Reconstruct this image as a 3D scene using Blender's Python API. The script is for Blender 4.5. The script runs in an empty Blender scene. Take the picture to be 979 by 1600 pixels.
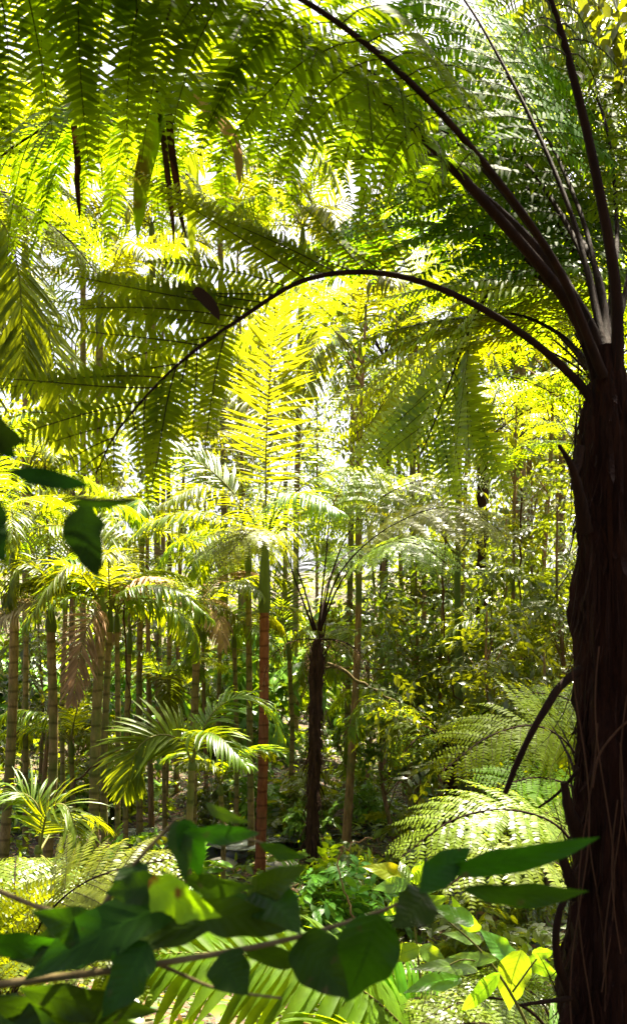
import bpy, math, random
import numpy as np
from mathutils import Vector
random.seed(7)
RNG = np.random.default_rng(11)
R = math.radians
sc = bpy.context.scene
COL = sc.collection

# ------------------------------------------------------------------ camera, sky, sun, exposure
CAM_Z, FPX, HOR, CX = 1.6, 1500.0, 1000.0, 489.5
cd = bpy.data.cameras.new("camera"); cam = bpy.data.objects.new("camera", cd); COL.objects.link(cam)
cam.location = (0, 0, CAM_Z); cam.rotation_euler = (R(90), 0, 0)
cd.sensor_fit = 'VERTICAL'; cd.sensor_height = 36; cd.sensor_width = 36
cd.lens = FPX / 1600 * 36; cd.shift_y = (HOR - 800) / 1600
cd.clip_start = 0.05; cd.clip_end = 2000
cd.dof.use_dof = True; cd.dof.focus_distance = 7.5; cd.dof.aperture_fstop = 5.6
sc.camera = cam

SUN_EL, SUN_AZ = 66, 24          # ahead of the camera, a little to the right
w = bpy.data.worlds.new("World"); sc.world = w; w.use_nodes = True
nt = w.node_tree
sky = nt.nodes.new('ShaderNodeTexSky'); sky.sky_type = 'NISHITA'; sky.sun_disc = False
sky.sun_elevation = R(SUN_EL); sky.sun_rotation = R(SUN_AZ)
sky.dust_density = 6.0; sky.ozone_density = 0.0; sky.air_density = 0.5
bg = nt.nodes['Background']; bg.inputs['Strength'].default_value = 0.06
nt.links.new(sky.outputs[0], bg.inputs[0])
sl = bpy.data.lights.new("sun", 'SUN'); sun = bpy.data.objects.new("sun", sl); COL.objects.link(sun)
sl.energy = 5.0; sl.angle = R(0.5); sl.color = (1.0, 0.91, 0.70)
S = Vector((math.sin(R(SUN_AZ)) * math.cos(R(SUN_EL)), math.cos(R(SUN_AZ)) * math.cos(R(SUN_EL)), math.sin(R(SUN_EL))))
sun.rotation_euler = (-S).to_track_quat('-Z', 'Y').to_euler()
sc.view_settings.view_transform = 'Standard'; sc.view_settings.look = 'None'
sc.view_settings.gamma = 1.0; sc.view_settings.use_curve_mapping = False
sc.view_settings.exposure = 3.15
cy = sc.cycles
cy.max_bounces = 8; cy.diffuse_bounces = 5; cy.glossy_bounces = 2; cy.transmission_bounces = 5
cy.transparent_max_bounces = 4; cy.caustics_reflective = False; cy.caustics_refractive = False
cy.sample_clamp_indirect = 6.0
cy.use_denoising = True
try: cy.denoiser = 'OPENIMAGEDENOISE'; cy.denoising_input_passes = 'RGB_ALBEDO_NORMAL'
except Exception: pass

# ------------------------------------------------------------------ materials
def nmat(name):
    m = bpy.data.materials.new(name); m.use_nodes = True
    return m, m.node_tree, m.node_tree.nodes, m.node_tree.links, m.node_tree.nodes['Principled BSDF']

def leaf_mat(name, dif, tra, rough=0.4, tf=0.5, spec=0.5, var=0.3, hue=0.025, spots=None, veins=False):
    m, t, N, L, p = nmat(name)
    oi = N.new('ShaderNodeObjectInfo'); ge = N.new('ShaderNodeNewGeometry')
    ad = N.new('ShaderNodeMath'); ad.operation = 'ADD'
    L.new(oi.outputs['Random'], ad.inputs[0]); L.new(ge.outputs['Random Per Island'], ad.inputs[1])
    mv = N.new('ShaderNodeMapRange'); mv.inputs[1].default_value = 0; mv.inputs[2].default_value = 2
    mv.inputs[3].default_value = 1 - var; mv.inputs[4].default_value = 1 + var
    L.new(ad.outputs[0], mv.inputs[0])
    mh = N.new('ShaderNodeMapRange'); mh.inputs[3].default_value = 0.5 - hue; mh.inputs[4].default_value = 0.5 + hue
    L.new(oi.outputs['Random'], mh.inputs[0])
    noi = N.new('ShaderNodeTexNoise'); noi.inputs['Scale'].default_value = 9; noi.inputs['Detail'].default_value = 4
    tc = N.new('ShaderNodeTexCoord'); L.new(tc.outputs['Object'], noi.inputs['Vector'])
    nm = N.new('ShaderNodeMapRange'); nm.inputs[1].default_value = .3; nm.inputs[2].default_value = .7
    nm.inputs[3].default_value = 0.75; nm.inputs[4].default_value = 1.25
    L.new(noi.outputs[0], nm.inputs[0])
    mul = N.new('ShaderNodeMath'); mul.operation = 'MULTIPLY'
    L.new(mv.outputs[0], mul.inputs[0]); L.new(nm.outputs[0], mul.inputs[1])
    def hsv(c):
        h = N.new('ShaderNodeHueSaturation'); h.inputs['Color'].default_value = (*c, 1)
        L.new(mh.outputs[0], h.inputs['Hue']); L.new(mul.outputs[0], h.inputs['Value'])
        return h.outputs[0]
    c1, c2 = hsv(dif), hsv(tra)
    if spots:
        n2 = N.new('ShaderNodeTexNoise'); n2.inputs['Scale'].default_value = spots[1]; n2.inputs['Detail'].default_value = 5
        L.new(tc.outputs['Object'], n2.inputs['Vector'])
        r = N.new('ShaderNodeMapRange'); r.inputs[1].default_value = spots[2]; r.inputs[2].default_value = spots[2] + .06
        L.new(n2.outputs[0], r.inputs[0])
        outs = []
        for c in (c1, c2):
            mx = N.new('ShaderNodeMix'); mx.data_type = 'RGBA'
            L.new(r.outputs[0], mx.inputs[0]); L.new(c, mx.inputs[6]); mx.inputs[7].default_value = (*spots[0], 1)
            outs.append(mx.outputs[2])
        c1, c2 = outs
    if veins:
        at = N.new('ShaderNodeAttribute'); at.attribute_name = 'leaf_uv'
        sx = N.new('ShaderNodeSeparateXYZ'); L.new(at.outputs['Vector'], sx.inputs[0])
        def mth(op, a, b=None):
            n_ = N.new('ShaderNodeMath'); n_.operation = op
            for ii, v_ in enumerate((a, b)):
                if v_ is None: continue
                if isinstance(v_, (int, float)): n_.inputs[ii].default_value = v_
                else: L.new(v_, n_.inputs[ii])
            return n_.outputs[0]
        au = mth('ABSOLUTE', sx.outputs[0])
        side = mth('ABSOLUTE', mth('SUBTRACT', mth('FRACT', mth('SUBTRACT', mth('MULTIPLY', sx.outputs[1], 9.0), mth('MULTIPLY', au, 1.6))), .5))
        v1 = N.new('ShaderNodeMapRange'); v1.inputs[1].default_value = .10; v1.inputs[2].default_value = .0; L.new(side, v1.inputs[0])
        v2 = N.new('ShaderNodeMapRange'); v2.inputs[1].default_value = .07; v2.inputs[2].default_value = .02; L.new(au, v2.inputs[0])
        vv = mth('MAXIMUM', mth('MULTIPLY', v1.outputs[0], .7), v2.outputs[0])
        outs = []
        for c, g in ((c1, 2.6), (c2, .3)):
            mx = N.new('ShaderNodeMix'); mx.data_type = 'RGBA'; mx.blend_type = 'MULTIPLY'
            L.new(vv, mx.inputs[0]); L.new(c, mx.inputs[6]); mx.inputs[7].default_value = (g, g, g, 1); outs.append(mx.outputs[2])
        c1, c2 = outs
        bp = N.new('ShaderNodeBump'); bp.inputs['Strength'].default_value = .5; bp.inputs['Distance'].default_value = .003; bp.invert = True
        L.new(side, bp.inputs['Height']); L.new(bp.outputs[0], p.inputs['Normal'])
    L.new(c1, p.inputs['Base Color']); p.inputs['Roughness'].default_value = rough
    p.inputs['Specular IOR Level'].default_value = spec
    tr = N.new('ShaderNodeBsdfTranslucent'); L.new(c2, tr.inputs['Color'])
    mx = N.new('ShaderNodeMixShader'); mx.inputs[0].default_value = tf
    L.new(p.outputs[0], mx.inputs[1]); L.new(tr.outputs[0], mx.inputs[2])
    L.new(mx.outputs[0], N['Material Output'].inputs['Surface'])
    return m

def bark_mat(name, c1, c2, c3=None, scale=(14, 14, 1.6), ring=0, bump=.6, rough=.85, lichen=0.0):
    m, t, N, L, p = nmat(name)
    tc = N.new('ShaderNodeTexCoord'); mp = N.new('ShaderNodeMapping'); mp.inputs['Scale'].default_value = scale
    L.new(tc.outputs['Object'], mp.inputs[0])
    no = N.new('ShaderNodeTexNoise'); no.inputs['Scale'].default_value = 2.2; no.inputs['Detail'].default_value = 8; no.inputs['Roughness'].default_value = .65
    L.new(mp.outputs[0], no.inputs['Vector'])
    cr = N.new('ShaderNodeValToRGB'); cr.color_ramp.elements[0].position = .32; cr.color_ramp.elements[1].position = .68
    cr.color_ramp.elements[0].color = (*c1, 1); cr.color_ramp.elements[1].color = (*c2, 1)
    L.new(no.outputs[0], cr.inputs[0]); col = cr.outputs[0]; hgt = no.outputs[0]
    if c3:
        n2 = N.new('ShaderNodeTexNoise'); n2.inputs['Scale'].default_value = 2.3; n2.inputs['Detail'].default_value = 6
        L.new(tc.outputs['Object'], n2.inputs['Vector'])
        r = N.new('ShaderNodeMapRange'); r.inputs[1].default_value = .5 - lichen * .2; r.inputs[2].default_value = .68 - lichen * .2
        L.new(n2.outputs[0], r.inputs[0])
        mx = N.new('ShaderNodeMix'); mx.data_type = 'RGBA'; L.new(r.outputs[0], mx.inputs[0]); L.new(col, mx.inputs[6]); mx.inputs[7].default_value = (*c3, 1)
        col = mx.outputs[2]
    if ring:
        wv = N.new('ShaderNodeTexWave'); wv.bands_direction = 'Z'; wv.wave_profile = 'SIN'
        wv.inputs['Scale'].default_value = ring; wv.inputs['Distortion'].default_value = 2.6; wv.inputs['Detail'].default_value = 2
        L.new(tc.outputs['Object'], wv.inputs['Vector'])
        r = N.new('ShaderNodeMapRange'); r.inputs[1].default_value = 0; r.inputs[2].default_value = .12; r.inputs[3].default_value = .55; r.inputs[4].default_value = 1
        L.new(wv.outputs[1], r.inputs[0])
        mx = N.new('ShaderNodeMix'); mx.data_type = 'RGBA'; mx.blend_type = 'MULTIPLY'; mx.inputs[0].default_value = 1
        L.new(col, mx.inputs[6]); L.new(r.outputs[0], mx.inputs[7]); col = mx.outputs[2]
    L.new(col, p.inputs['Base Color']); p.inputs['Roughness'].default_value = rough
    p.inputs['Specular IOR Level'].default_value = .1
    b = N.new('ShaderNodeBump'); b.inputs['Strength'].default_value = bump; b.inputs['Distance'].default_value = .03
    L.new(hgt, b.inputs['Height']); L.new(b.outputs[0], p.inputs['Normal'])
    return m

M = {}
M['fern_dark'] = leaf_mat('fern_dark_green', (.030, .068, .002), (.22, .335, .002), .6, .6, .05, .4, .02, spots=((.10, .075, .008), 2.6, .68))
M['fern_green'] = leaf_mat('fern_green', (.04, .095, .003), (.36, .53, .003), .6, .6, .04, .35)
M['fern_mid'] = leaf_mat('fern_mid_green', (.055, .10, .004), (.33, .40, .001), .55, .6, .05)
M['fern_pale'] = leaf_mat('fern_pale_green', (.11, .155, .010), (.46, .50, .003), .36, .5, .35)
M['palm'] = leaf_mat('palm_green', (.06, .11, .005), (.40, .46, .002), .38, .54, .3)
M['palm_yellow'] = leaf_mat('palm_yellow_green', (.075, .11, .003), (.26, .285, .004), .4, .56, .22)
M['palm_broad'] = leaf_mat('palm_broad_green', (.06, .13, .006), (.36, .50, .002), .5, .6, .08)
M['dead'] = leaf_mat('dead_frond_brown', (.30, .19, .10), (.34, .2, .09), .7, .3, .2, .35, .01)
M['dead_pale'] = leaf_mat('dead_frond_straw', (.36, .28, .17), (.30, .2, .09), .6, .3, .3, .25, .01)
M['dead_red'] = leaf_mat('dead_leaf_red', (.020, .010, .005), (.03, .009, .004), .7, .2, .1, .3, .01)
M['broad_dark'] = leaf_mat('broad_leaf_dark', (.014, .036, .002), (.035, .10, .001), .42, .46, .14, .25, spots=((.05, .05, .012), 34, .66), veins=True)
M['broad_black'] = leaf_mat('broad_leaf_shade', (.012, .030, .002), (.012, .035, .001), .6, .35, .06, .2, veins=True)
M['broad_light'] = leaf_mat('broad_leaf_bright', (.06, .13, .010), (.30, .44, .008), .33, .5, .5, veins=True)
M['broad_yellow'] = leaf_mat('broad_leaf_yellow', (.10, .15, .008), (.58, .56, .004), .33, .55, .45, veins=True)
M['torn'] = leaf_mat('torn_leaf_yellow_green_lit', (.20, .36, .008), (.42, .70, .004), .4, .6, .2, .1, .01, spots=((.16, .07, .008), 22, .56), veins=True)  # yellow green brightened to stand in for a sun fleck; brown spots are real
M['tree_leaf'] = leaf_mat('tree_leaf_green', (.045, .085, .008), (.27, .34, .004), .32, .42, .6)
M['tree_leaf_y'] = leaf_mat('tree_leaf_yellow_green', (.065, .095, .005), (.30, .33, .006), .34, .48, .55)
M['tree_leaf_d'] = leaf_mat('tree_leaf_dark_green', (.04, .068, .006), (.22, .26, .004), .3, .42, .6)
M['under'] = leaf_mat('undergrowth_green', (.085, .14, .010), (.36, .43, .004), .28, .46, .5, .35)
M['litter'] = leaf_mat('leaf_litter_brown', (.20, .12, .05), (.22, .12, .04), .6, .2, .3, .5, .02)
M['stalk_dark'] = bark_mat('fern_stalk_dark', (.007, .003, .0015), (.020, .008, .003), rough=.85, bump=.3)
M['stalk_green'] = bark_mat('stalk_green_brown', (.06, .06, .012), (.14, .13, .03), rough=.5, bump=.2)
M['stalk_brown'] = bark_mat('twig_brown', (.07, .05, .02), (.16, .12, .05), rough=.7, bump=.3)
M['fern_trunk'] = bark_mat('fern_trunk_fibre', (.008, .0026, .001), (.036, .011, .004), (.018, .005, .002), (26, 26, 1.5), bump=1.0)
M['fern_trunk_far'] = bark_mat('fern_trunk_far_fibre', (.012, .006, .004), (.055, .026, .013), None, (20, 20, 2), bump=1.0)
M['palm_trunk'] = bark_mat('palm_trunk_ringed', (.09, .06, .025), (.30, .20, .085), (.10, .11, .025), (9, 9, 3), ring=1.7, lichen=.35)
M['palm_trunk_red'] = bark_mat('palm_trunk_red_brown', (.10, .030, .014), (.24, .085, .04), (.12, .07, .03), (9, 9, 3), ring=1.9, lichen=-.1)
M['palm_sheath'] = bark_mat('palm_crownshaft_green', (.05, .07, .012), (.10, .12, .02), None, (8, 8, 1), rough=.45, bump=.15)
M['tree_bark'] = bark_mat('tree_bark_grey_brown', (.08, .045, .02), (.27, .16, .08), (.07, .085, .02), (10, 10, 2.5), lichen=.15)
M['tree_bark_moss'] = bark_mat('tree_bark_mossy', (.04, .05, .012), (.12, .12, .04), (.06, .09, .02), (10, 10, 2.5), lichen=.6)
M['vine'] = bark_mat('vine_brown', (.03, .014, .006), (.07, .03, .014), rough=.7)

def ground_mat():
    m, t, N, L, p = nmat('forest_floor')
    tc = N.new('ShaderNodeTexCoord')
    n1 = N.new('ShaderNodeTexNoise'); n1.inputs['Scale'].default_value = 1.1; n1.inputs['Detail'].default_value = 9
    n2 = N.new('ShaderNodeTexVoronoi'); n2.inputs['Scale'].default_value = 14
    L.new(tc.outputs['Object'], n1.inputs[0]); L.new(tc.outputs['Object'], n2.inputs[0])
    cr = N.new('ShaderNodeValToRGB'); e = cr.color_ramp.elements
    e[0].position = .35; e[0].color = (.035, .025, .012, 1); e[1].position = .66; e[1].color = (.045, .06, .012, 1)
    x = e.new(.5); x.color = (.065, .045, .02, 1)
    L.new(n1.outputs[0], cr.inputs[0])
    mx = N.new('ShaderNodeMix'); mx.data_type = 'RGBA'; mx.blend_type = 'OVERLAY'; mx.inputs[0].default_value = .5
    L.new(cr.outputs[0], mx.inputs[6]); L.new(n2.outputs['Color'], mx.inputs[7]); L.new(mx.outputs[2], p.inputs['Base Color'])
    p.inputs['Roughness'].default_value = .9
    b = N.new('ShaderNodeBump'); b.inputs['Distance'].default_value = .06; L.new(n2.outputs[0], b.inputs['Height']); L.new(b.outputs[0], p.inputs['Normal'])
    return m
M['ground'] = ground_mat()
def water_mat():
    m, t, N, L, p = nmat('creek_water')
    p.inputs['Base Color'].default_value = (.05, .06, .05, 1); p.inputs['Roughness'].default_value = .06
    n = N.new('ShaderNodeTexNoise'); n.inputs['Scale'].default_value = 7; n.inputs['Detail'].default_value = 5
    tc = N.new('ShaderNodeTexCoord'); L.new(tc.outputs['Object'], n.inputs[0])
    b = N.new('ShaderNodeBump'); b.inputs['Strength'].default_value = .7; b.inputs['Distance'].default_value = .12
    L.new(n.outputs[0], b.inputs['Height']); L.new(b.outputs[0], p.inputs['Normal'])
    return m
M['water'] = water_mat()
M['rock'] = bark_mat('creek_rock', (.22, .20, .18), (.46, .43, .40), (.10, .11, .05), (4, 4, 4), bump=.8, lichen=0)

# ------------------------------------------------------------------ geometry helpers
def nz(v):
    v = np.asarray(v, float); n = np.linalg.norm(v, axis=-1, keepdims=True); return v / np.where(n < 1e-9, 1, n)
Z = np.array([0, 0, 1.0])
PROF = {
    'pinnule': lambda t: np.interp(t, [0, .12, .55, 1], [.75, 1, .8, .06]),
    'palm': lambda t: np.interp(t, [0, .12, .4, .75, 1], [.45, .9, 1, .7, .04]),
    'ovate': lambda t: np.maximum(.012, np.sin(np.pi * np.clip(t, 0, 1) ** .66) ** .85 * (1 - .35 * t ** 6)),
    'lance': lambda t: np.maximum(.012, np.sin(np.pi * np.clip(t, 0, 1) ** .85) ** .95),
    'strap': lambda t: np.interp(t, [0, .1, .5, .85, 1], [.5, .9, 1, .6, .05]),
    'ribbon': lambda t: np.interp(t, [0, 1], [1, .3]),
}
class MB:
    def __init__(s): s.v = []; s.f = []; s.n = 0
    def add(s, V, F):
        V = np.asarray(V, float).reshape(-1, 3); s.v.append(V); s.f.append(np.asarray(F, int) + s.n); s.n += len(V)
    def blades(s, base, d, n, L, W, k=.3, prof='pinnule', segs=2, fold=None):
        base = np.atleast_2d(base); d = nz(np.atleast_2d(d)); n = np.atleast_2d(n); N = len(base)
        if N == 0: return
        b = nz(np.cross(d, n)); n = np.cross(b, d)
        t = np.linspace(0, 1, segs + 1); wp = PROF[prof](t)
        k = np.broadcast_to(np.asarray(k, float), (N,)).copy(); k[abs(k) < 1e-3] = 1e-3
        L = np.broadcast_to(np.asarray(L, float), (N,)); W = np.broadcast_to(np.asarray(W, float), (N,))
        kt = k[:, None] * t[None]
        a = (np.sin(kt) / k[:, None])[..., None]; h = (-(1 - np.cos(kt)) / k[:, None])[..., None]
        c = base[:, None] + L[:, None, None] * (a * d[:, None] + h * n[:, None])
        # local normal at t
        nl = np.cos(kt)[..., None] * n[:, None] + np.sin(kt)[..., None] * d[:, None]
        hw = (W[:, None] * wp[None] * .5)[..., None]
        if fold is None:
            P = np.stack([c - b[:, None] * hw, c + b[:, None] * hw], 2); m = 2
        else:
            up = nl * hw * fold
            P = np.stack([c - b[:, None] * hw + up, c, c + b[:, None] * hw + up], 2); m = 3
        S_ = segs + 1
        i = np.arange(segs)[:, None] * m + np.arange(m - 1)[None]
        i = i.ravel(); q = np.stack([i, i + 1, i + m + 1, i + m], 1)
        F = (q[None] + (np.arange(N) * S_ * m)[:, None, None]).reshape(-1, 4)
        s.add(P, F)
    def tube(s, pts, rad, sides=6, jit=0.0, ridges=None, cap=True):
        pts = np.asarray(pts, float); n = len(pts)
        rad = np.broadcast_to(np.asarray(rad, float), (n,))
        T = nz(np.gradient(pts, axis=0)); ref = np.array([.31, .95, .05]) if abs(T[:, 2]).mean() > .6 else np.array([.02, .03, 1.0])
        A = nz(np.cross(T, ref)); B = np.cross(T, A)
        th = np.linspace(0, 2 * np.pi, sides, endpoint=False)
        r = rad[:, None] * np.ones(sides)[None]
        if jit: r = r * (1 + jit * (RNG.random((n, sides)) - .5))
        if ridges is not None: r = r * ridges(np.arange(n)[:, None] / max(1, n - 1), th[None])
        V = pts[:, None] + r[..., None] * (np.cos(th)[None, :, None] * A[:, None] + np.sin(th)[None, :, None] * B[:, None])
        i = np.arange(n - 1)[:, None] * sides; j = np.arange(sides)[None]; j2 = (j + 1) % sides
        F = np.stack([i + j, i + j2, i + sides + j2, i + sides + j], -1).reshape(-1, 4)
        s.add(V, F)
        if cap:
            for e, order in ((0, -1), (n - 1, 1)):
                V2 = np.vstack([V[e], pts[e][None]])
                c = sides; q = np.array([[a, (a + 1) % sides, c, c] for a in range(sides)])
                s.add(V2, q)
    def mesh(s, name, mat, origin=(0, 0, 0), smooth=False):
        me = bpy.data.meshes.new(name)
        V = np.vstack(s.v) - np.asarray(origin, float); F = np.vstack(s.f)
        tri = F[:, 2] == F[:, 3]
        cnt = np.where(tri, 3, 4)
        li = np.concatenate([F.ravel()]) if not tri.any() else np.concatenate([f[:3] if t_ else f for f, t_ in zip(F, tri)]) if len(F) < 20000 else F.ravel()[~(np.repeat(tri, 4) & np.tile([0, 0, 0, 1], len(F)).astype(bool))]
        st = np.concatenate([[0], np.cumsum(cnt)[:-1]])
        me.vertices.add(len(V)); me.vertices.foreach_set('co', V.ravel().astype(np.float32))
        me.loops.add(len(li)); me.loops.foreach_set('vertex_index', li.astype(np.int32))
        me.polygons.add(len(F)); me.polygons.foreach_set('loop_start', st.astype(np.int32))
        if smooth: me.polygons.foreach_set('use_smooth', np.ones(len(F), bool))
        me.update(calc_edges=True); me.validate()
        me.materials.append(M[mat] if isinstance(mat, str) else mat)
        return me

def tag(o, label=None, cat=None, group=None, kind=None):
    if label: o['label'] = label
    if cat: o['category'] = cat
    if group: o['group'] = group
    if kind: o['kind'] = kind
    return o
def thing(name, loc, label, cat, group=None):
    o = bpy.data.objects.new(name, None); COL.objects.link(o); o.location = loc; o.empty_display_size = .2
    o['_o'] = [float(x) for x in loc]
    return tag(o, label, cat, group)
def part(name, mb, mat, root, parent=None, smooth=False, label=None):
    o = bpy.data.objects.new(name, mb.mesh(name, mat, root['_o'], smooth)); COL.objects.link(o)
    o.parent = parent or root
    if label: o['label'] = label
    return o
def solo(name, mb, mat, label, cat, group=None, kind=None, origin=None, smooth=False):
    if origin is None: origin = mb.v[0][0]
    o = bpy.data.objects.new(name, mb.mesh(name, mat, origin, smooth)); COL.objects.link(o); o.location = origin
    return tag(o, label, cat, group, kind)

def P(px, py, D): return np.array([(px - CX) / FPX * D, D, CAM_Z + (HOR - py) / FPX * D])
def PP(pts, D):
    return np.array([P(p[0], p[1], D + (p[2] if len(p) > 2 else 0)) for p in pts])
def curve(pts, n):
    p = np.asarray(pts, float)
    if len(p) == 2: return p[0] + (p[1] - p[0]) * np.linspace(0, 1, n)[:, None]
    q = np.vstack([2 * p[0] - p[1], p, 2 * p[-1] - p[-2]]); out = []
    for i in range(1, len(q) - 2):
        t = np.linspace(0, 1, 14, endpoint=False)[:, None]
        a, b, c, d = q[i - 1], q[i], q[i + 1], q[i + 2]
        out.append(.5 * (2 * b + (c - a) * t + (2 * a - 5 * b + 4 * c - d) * t ** 2 + (3 * b - a - 3 * c + d) * t ** 3))
    out = np.vstack(out + [p[-1:]])
    s = np.concatenate([[0], np.cumsum(np.linalg.norm(np.diff(out, axis=0), axis=1))]); s /= s[-1]
    u = np.linspace(0, 1, n)
    return np.stack([np.interp(u, s, out[:, i]) for i in range(3)], 1)
def clen(C): return np.linalg.norm(np.diff(C, axis=0), axis=1).sum()
def arch(start, az, e0, bend, L, n=14, twist=0.0):
    p = np.array(start, float); out = [p.copy()]
    for i in range(n):
        t = (i + .5) / n; e = e0 - bend * t ** 1.15; a = az + twist * t
        p = p + L / n * np.array([math.sin(a) * math.cos(e), math.cos(a) * math.cos(e), math.sin(e)]); out.append(p.copy())
    return np.array(out)

def fern_blades(lb, rb, C, hint, Lmax, npairs=22, s0=.2, droop=.5, spacing=.024, fwd=(15, 45), pl=.105, pw=.014, peak=.4,
                rr=.011, gaps=0.0, jit=.12, segs=2, costa=True, side_s0=None, side_droop=None, side_L=None):
    """twice-divided frond: lb gets the pinnules, rb gets the rachis and pinna midribs"""
    C = curve(C, 60); T = nz(np.gradient(C, axis=0)); hint = np.asarray(hint, float)
    N_ = nz(hint - (T * hint).sum(1, keepdims=True) * T)
    B_ = np.cross(T, N_)
    rb.tube(C, np.linspace(rr, rr * .18, 60) * (1 + .5 * np.exp(-np.linspace(0, 1, 60) * 14)), 7)
    for i in range(npairs):
        s = s0 + (1 - s0) * ((i + .5) / npairs) ** .95
        q = (s - s0) / (1 - s0)
        L0 = Lmax * np.interp(q, [0, .12, peak, .75, .93, 1], [.45, .75, 1, .72, .33, .1])
        a0 = R(np.interp(q, [0, 1], fwd))
        for sg in (-1, 1):
            if RNG.random() < gaps or (side_s0 and s < side_s0.get(sg, 0)): continue
            x = min(58.9, s * 59 + RNG.normal() * .15); j = int(x); f = x - j
            o = C[j] * (1 - f) + C[j + 1] * f; t_, n_, b_ = T[j], N_[j], B_[j]
            a = a0 + RNG.normal() * jit * .6; L = L0 * (1 + RNG.normal() * jit * .9) * (side_L or {}).get(sg, 1)
            d0 = nz(b_ * sg * math.cos(a) + t_ * math.sin(a) + n_ * (RNG.normal() * jit * .5 + .05))
            m = max(6, int(L / spacing)); tt = np.linspace(0, 1, m)
            dr = (side_droop or {}).get(sg, droop) * (1 + RNG.normal() * .18)
            d = nz(d0[None] + np.array([0, 0, -1.0])[None] * (dr * (tt ** 1.2))[:, None] * 1.3 + b_[None] * (RNG.normal() * .12 * np.sin(tt * 3.1))[:, None] + t_[None] * (RNG.normal() * .16 * tt)[:, None])
            pth = o + np.vstack([np.zeros(3), np.cumsum(d[:-1] * L / (m - 1), axis=0)])
            nn = nz(n_[None] - (d * n_).sum(1, keepdims=True) * d + d * 1e-4)
            bb = np.cross(d, nn)
            ll = pl * (L / .65) ** .5 * np.interp(tt, [0, .08, .3, .7, .92, 1], [.55, .85, 1, .75, .32, .1])
            ca = math.cos(R(22)); sa = math.sin(R(22))
            for s2 in (-1, 1):
                dd = bb * s2 * ca + d * sa + RNG.normal(size=(m, 3)) * .09
                lj = ll * (1 + RNG.normal(size=m) * .10) * np.where(RNG.random(m) < .06, RNG.uniform(.1, .7, m), 1)
                lb.blades(pth[1:], dd[1:], nn[1:] + RNG.normal(size=(m - 1, 3)) * .10, lj[1:], pw * (ll[1:] / pl) ** .35 * 1.0, .5, 'pinnule', segs)
            if costa:
                k = np.linspace(0, m - 1, 7).astype(int)
                rb.tube(pth[k], np.linspace(.0022, .0009, 7) * (rr / .011) ** .6, 3, cap=False)

def palm_blades(lb, rb, C, hint, LL, npairs=40, s0=.15, W=.035, ang=(60, 25), lift=.25, droop=1.0, rr=.012, jit=.06, segs=4, prof='palm', grav=.4, miss=0.0, fold=.35):
    C = curve(C, 60); T = nz(np.gradient(C, axis=0)); hint = np.asarray(hint, float)
    N_ = nz(hint - (T * hint).sum(1, keepdims=True) * T); B_ = np.cross(T, N_)
    rb.tube(C, np.linspace(rr, rr * .15, 60), 5)
    s = np.linspace(s0, .995, npairs); q = (s - s0) / (1 - s0)
    ln = LL * np.interp(q, [0, .12, .45, .8, 1], [.55, .85, 1, .7, .3])
    an = np.radians(np.interp(q, [0, 1], ang))
    for sg in (-1, 1):
        keep = RNG.random(npairs) >= miss
        x = np.clip(s * 59 + RNG.normal(size=npairs) * .1, 0, 58.9)[keep]; j = x.astype(int); f = (x - j)[:, None]
        o = C[j] * (1 - f) + C[j + 1] * f
        a = (an[keep] + RNG.normal(size=keep.sum()) * jit)[:, None]
        d = B_[j] * sg * np.sin(a) + T[j] * np.cos(a) + N_[j] * (lift + RNG.normal(size=(keep.sum(), 1)) * jit * 1.5)
        n = N_[j] * (1 - grav) + Z * grav + RNG.normal(size=(keep.sum(), 3)) * jit
        lb.blades(o, d, n, ln[keep] * (1 + RNG.normal(size=keep.sum()) * .07), W * (1 + RNG.normal(size=keep.sum()) * .12),
                  droop * (1 + RNG.normal(size=keep.sum()) * .25), prof, segs, fold=fold)

def gz(x, y):
    b = np.interp(y, [-20, -5, 0, 2.5, 4, 6, 9, 12, 15, 20, 30, 45, 80, 150, 300], [.6, .2, 0, -.1, -.5, -.95, -1.4, -1.5, -1.35, -.8, .5, 2.5, 7, 12, 16])
    amp = np.clip((np.abs(y) + 1) / 14, .1, 1)
    return b + amp * (.10 * np.sin(x * .9 + y * .5) + .08 * np.sin(x * 1.7 - y * 1.3 + 1) + .05 * np.sin(x * 3.1 + y * 2.7))
def G(px, D):
    x = (px - CX) / FPX * D; return np.array([x, D, float(gz(x, D))])

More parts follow.
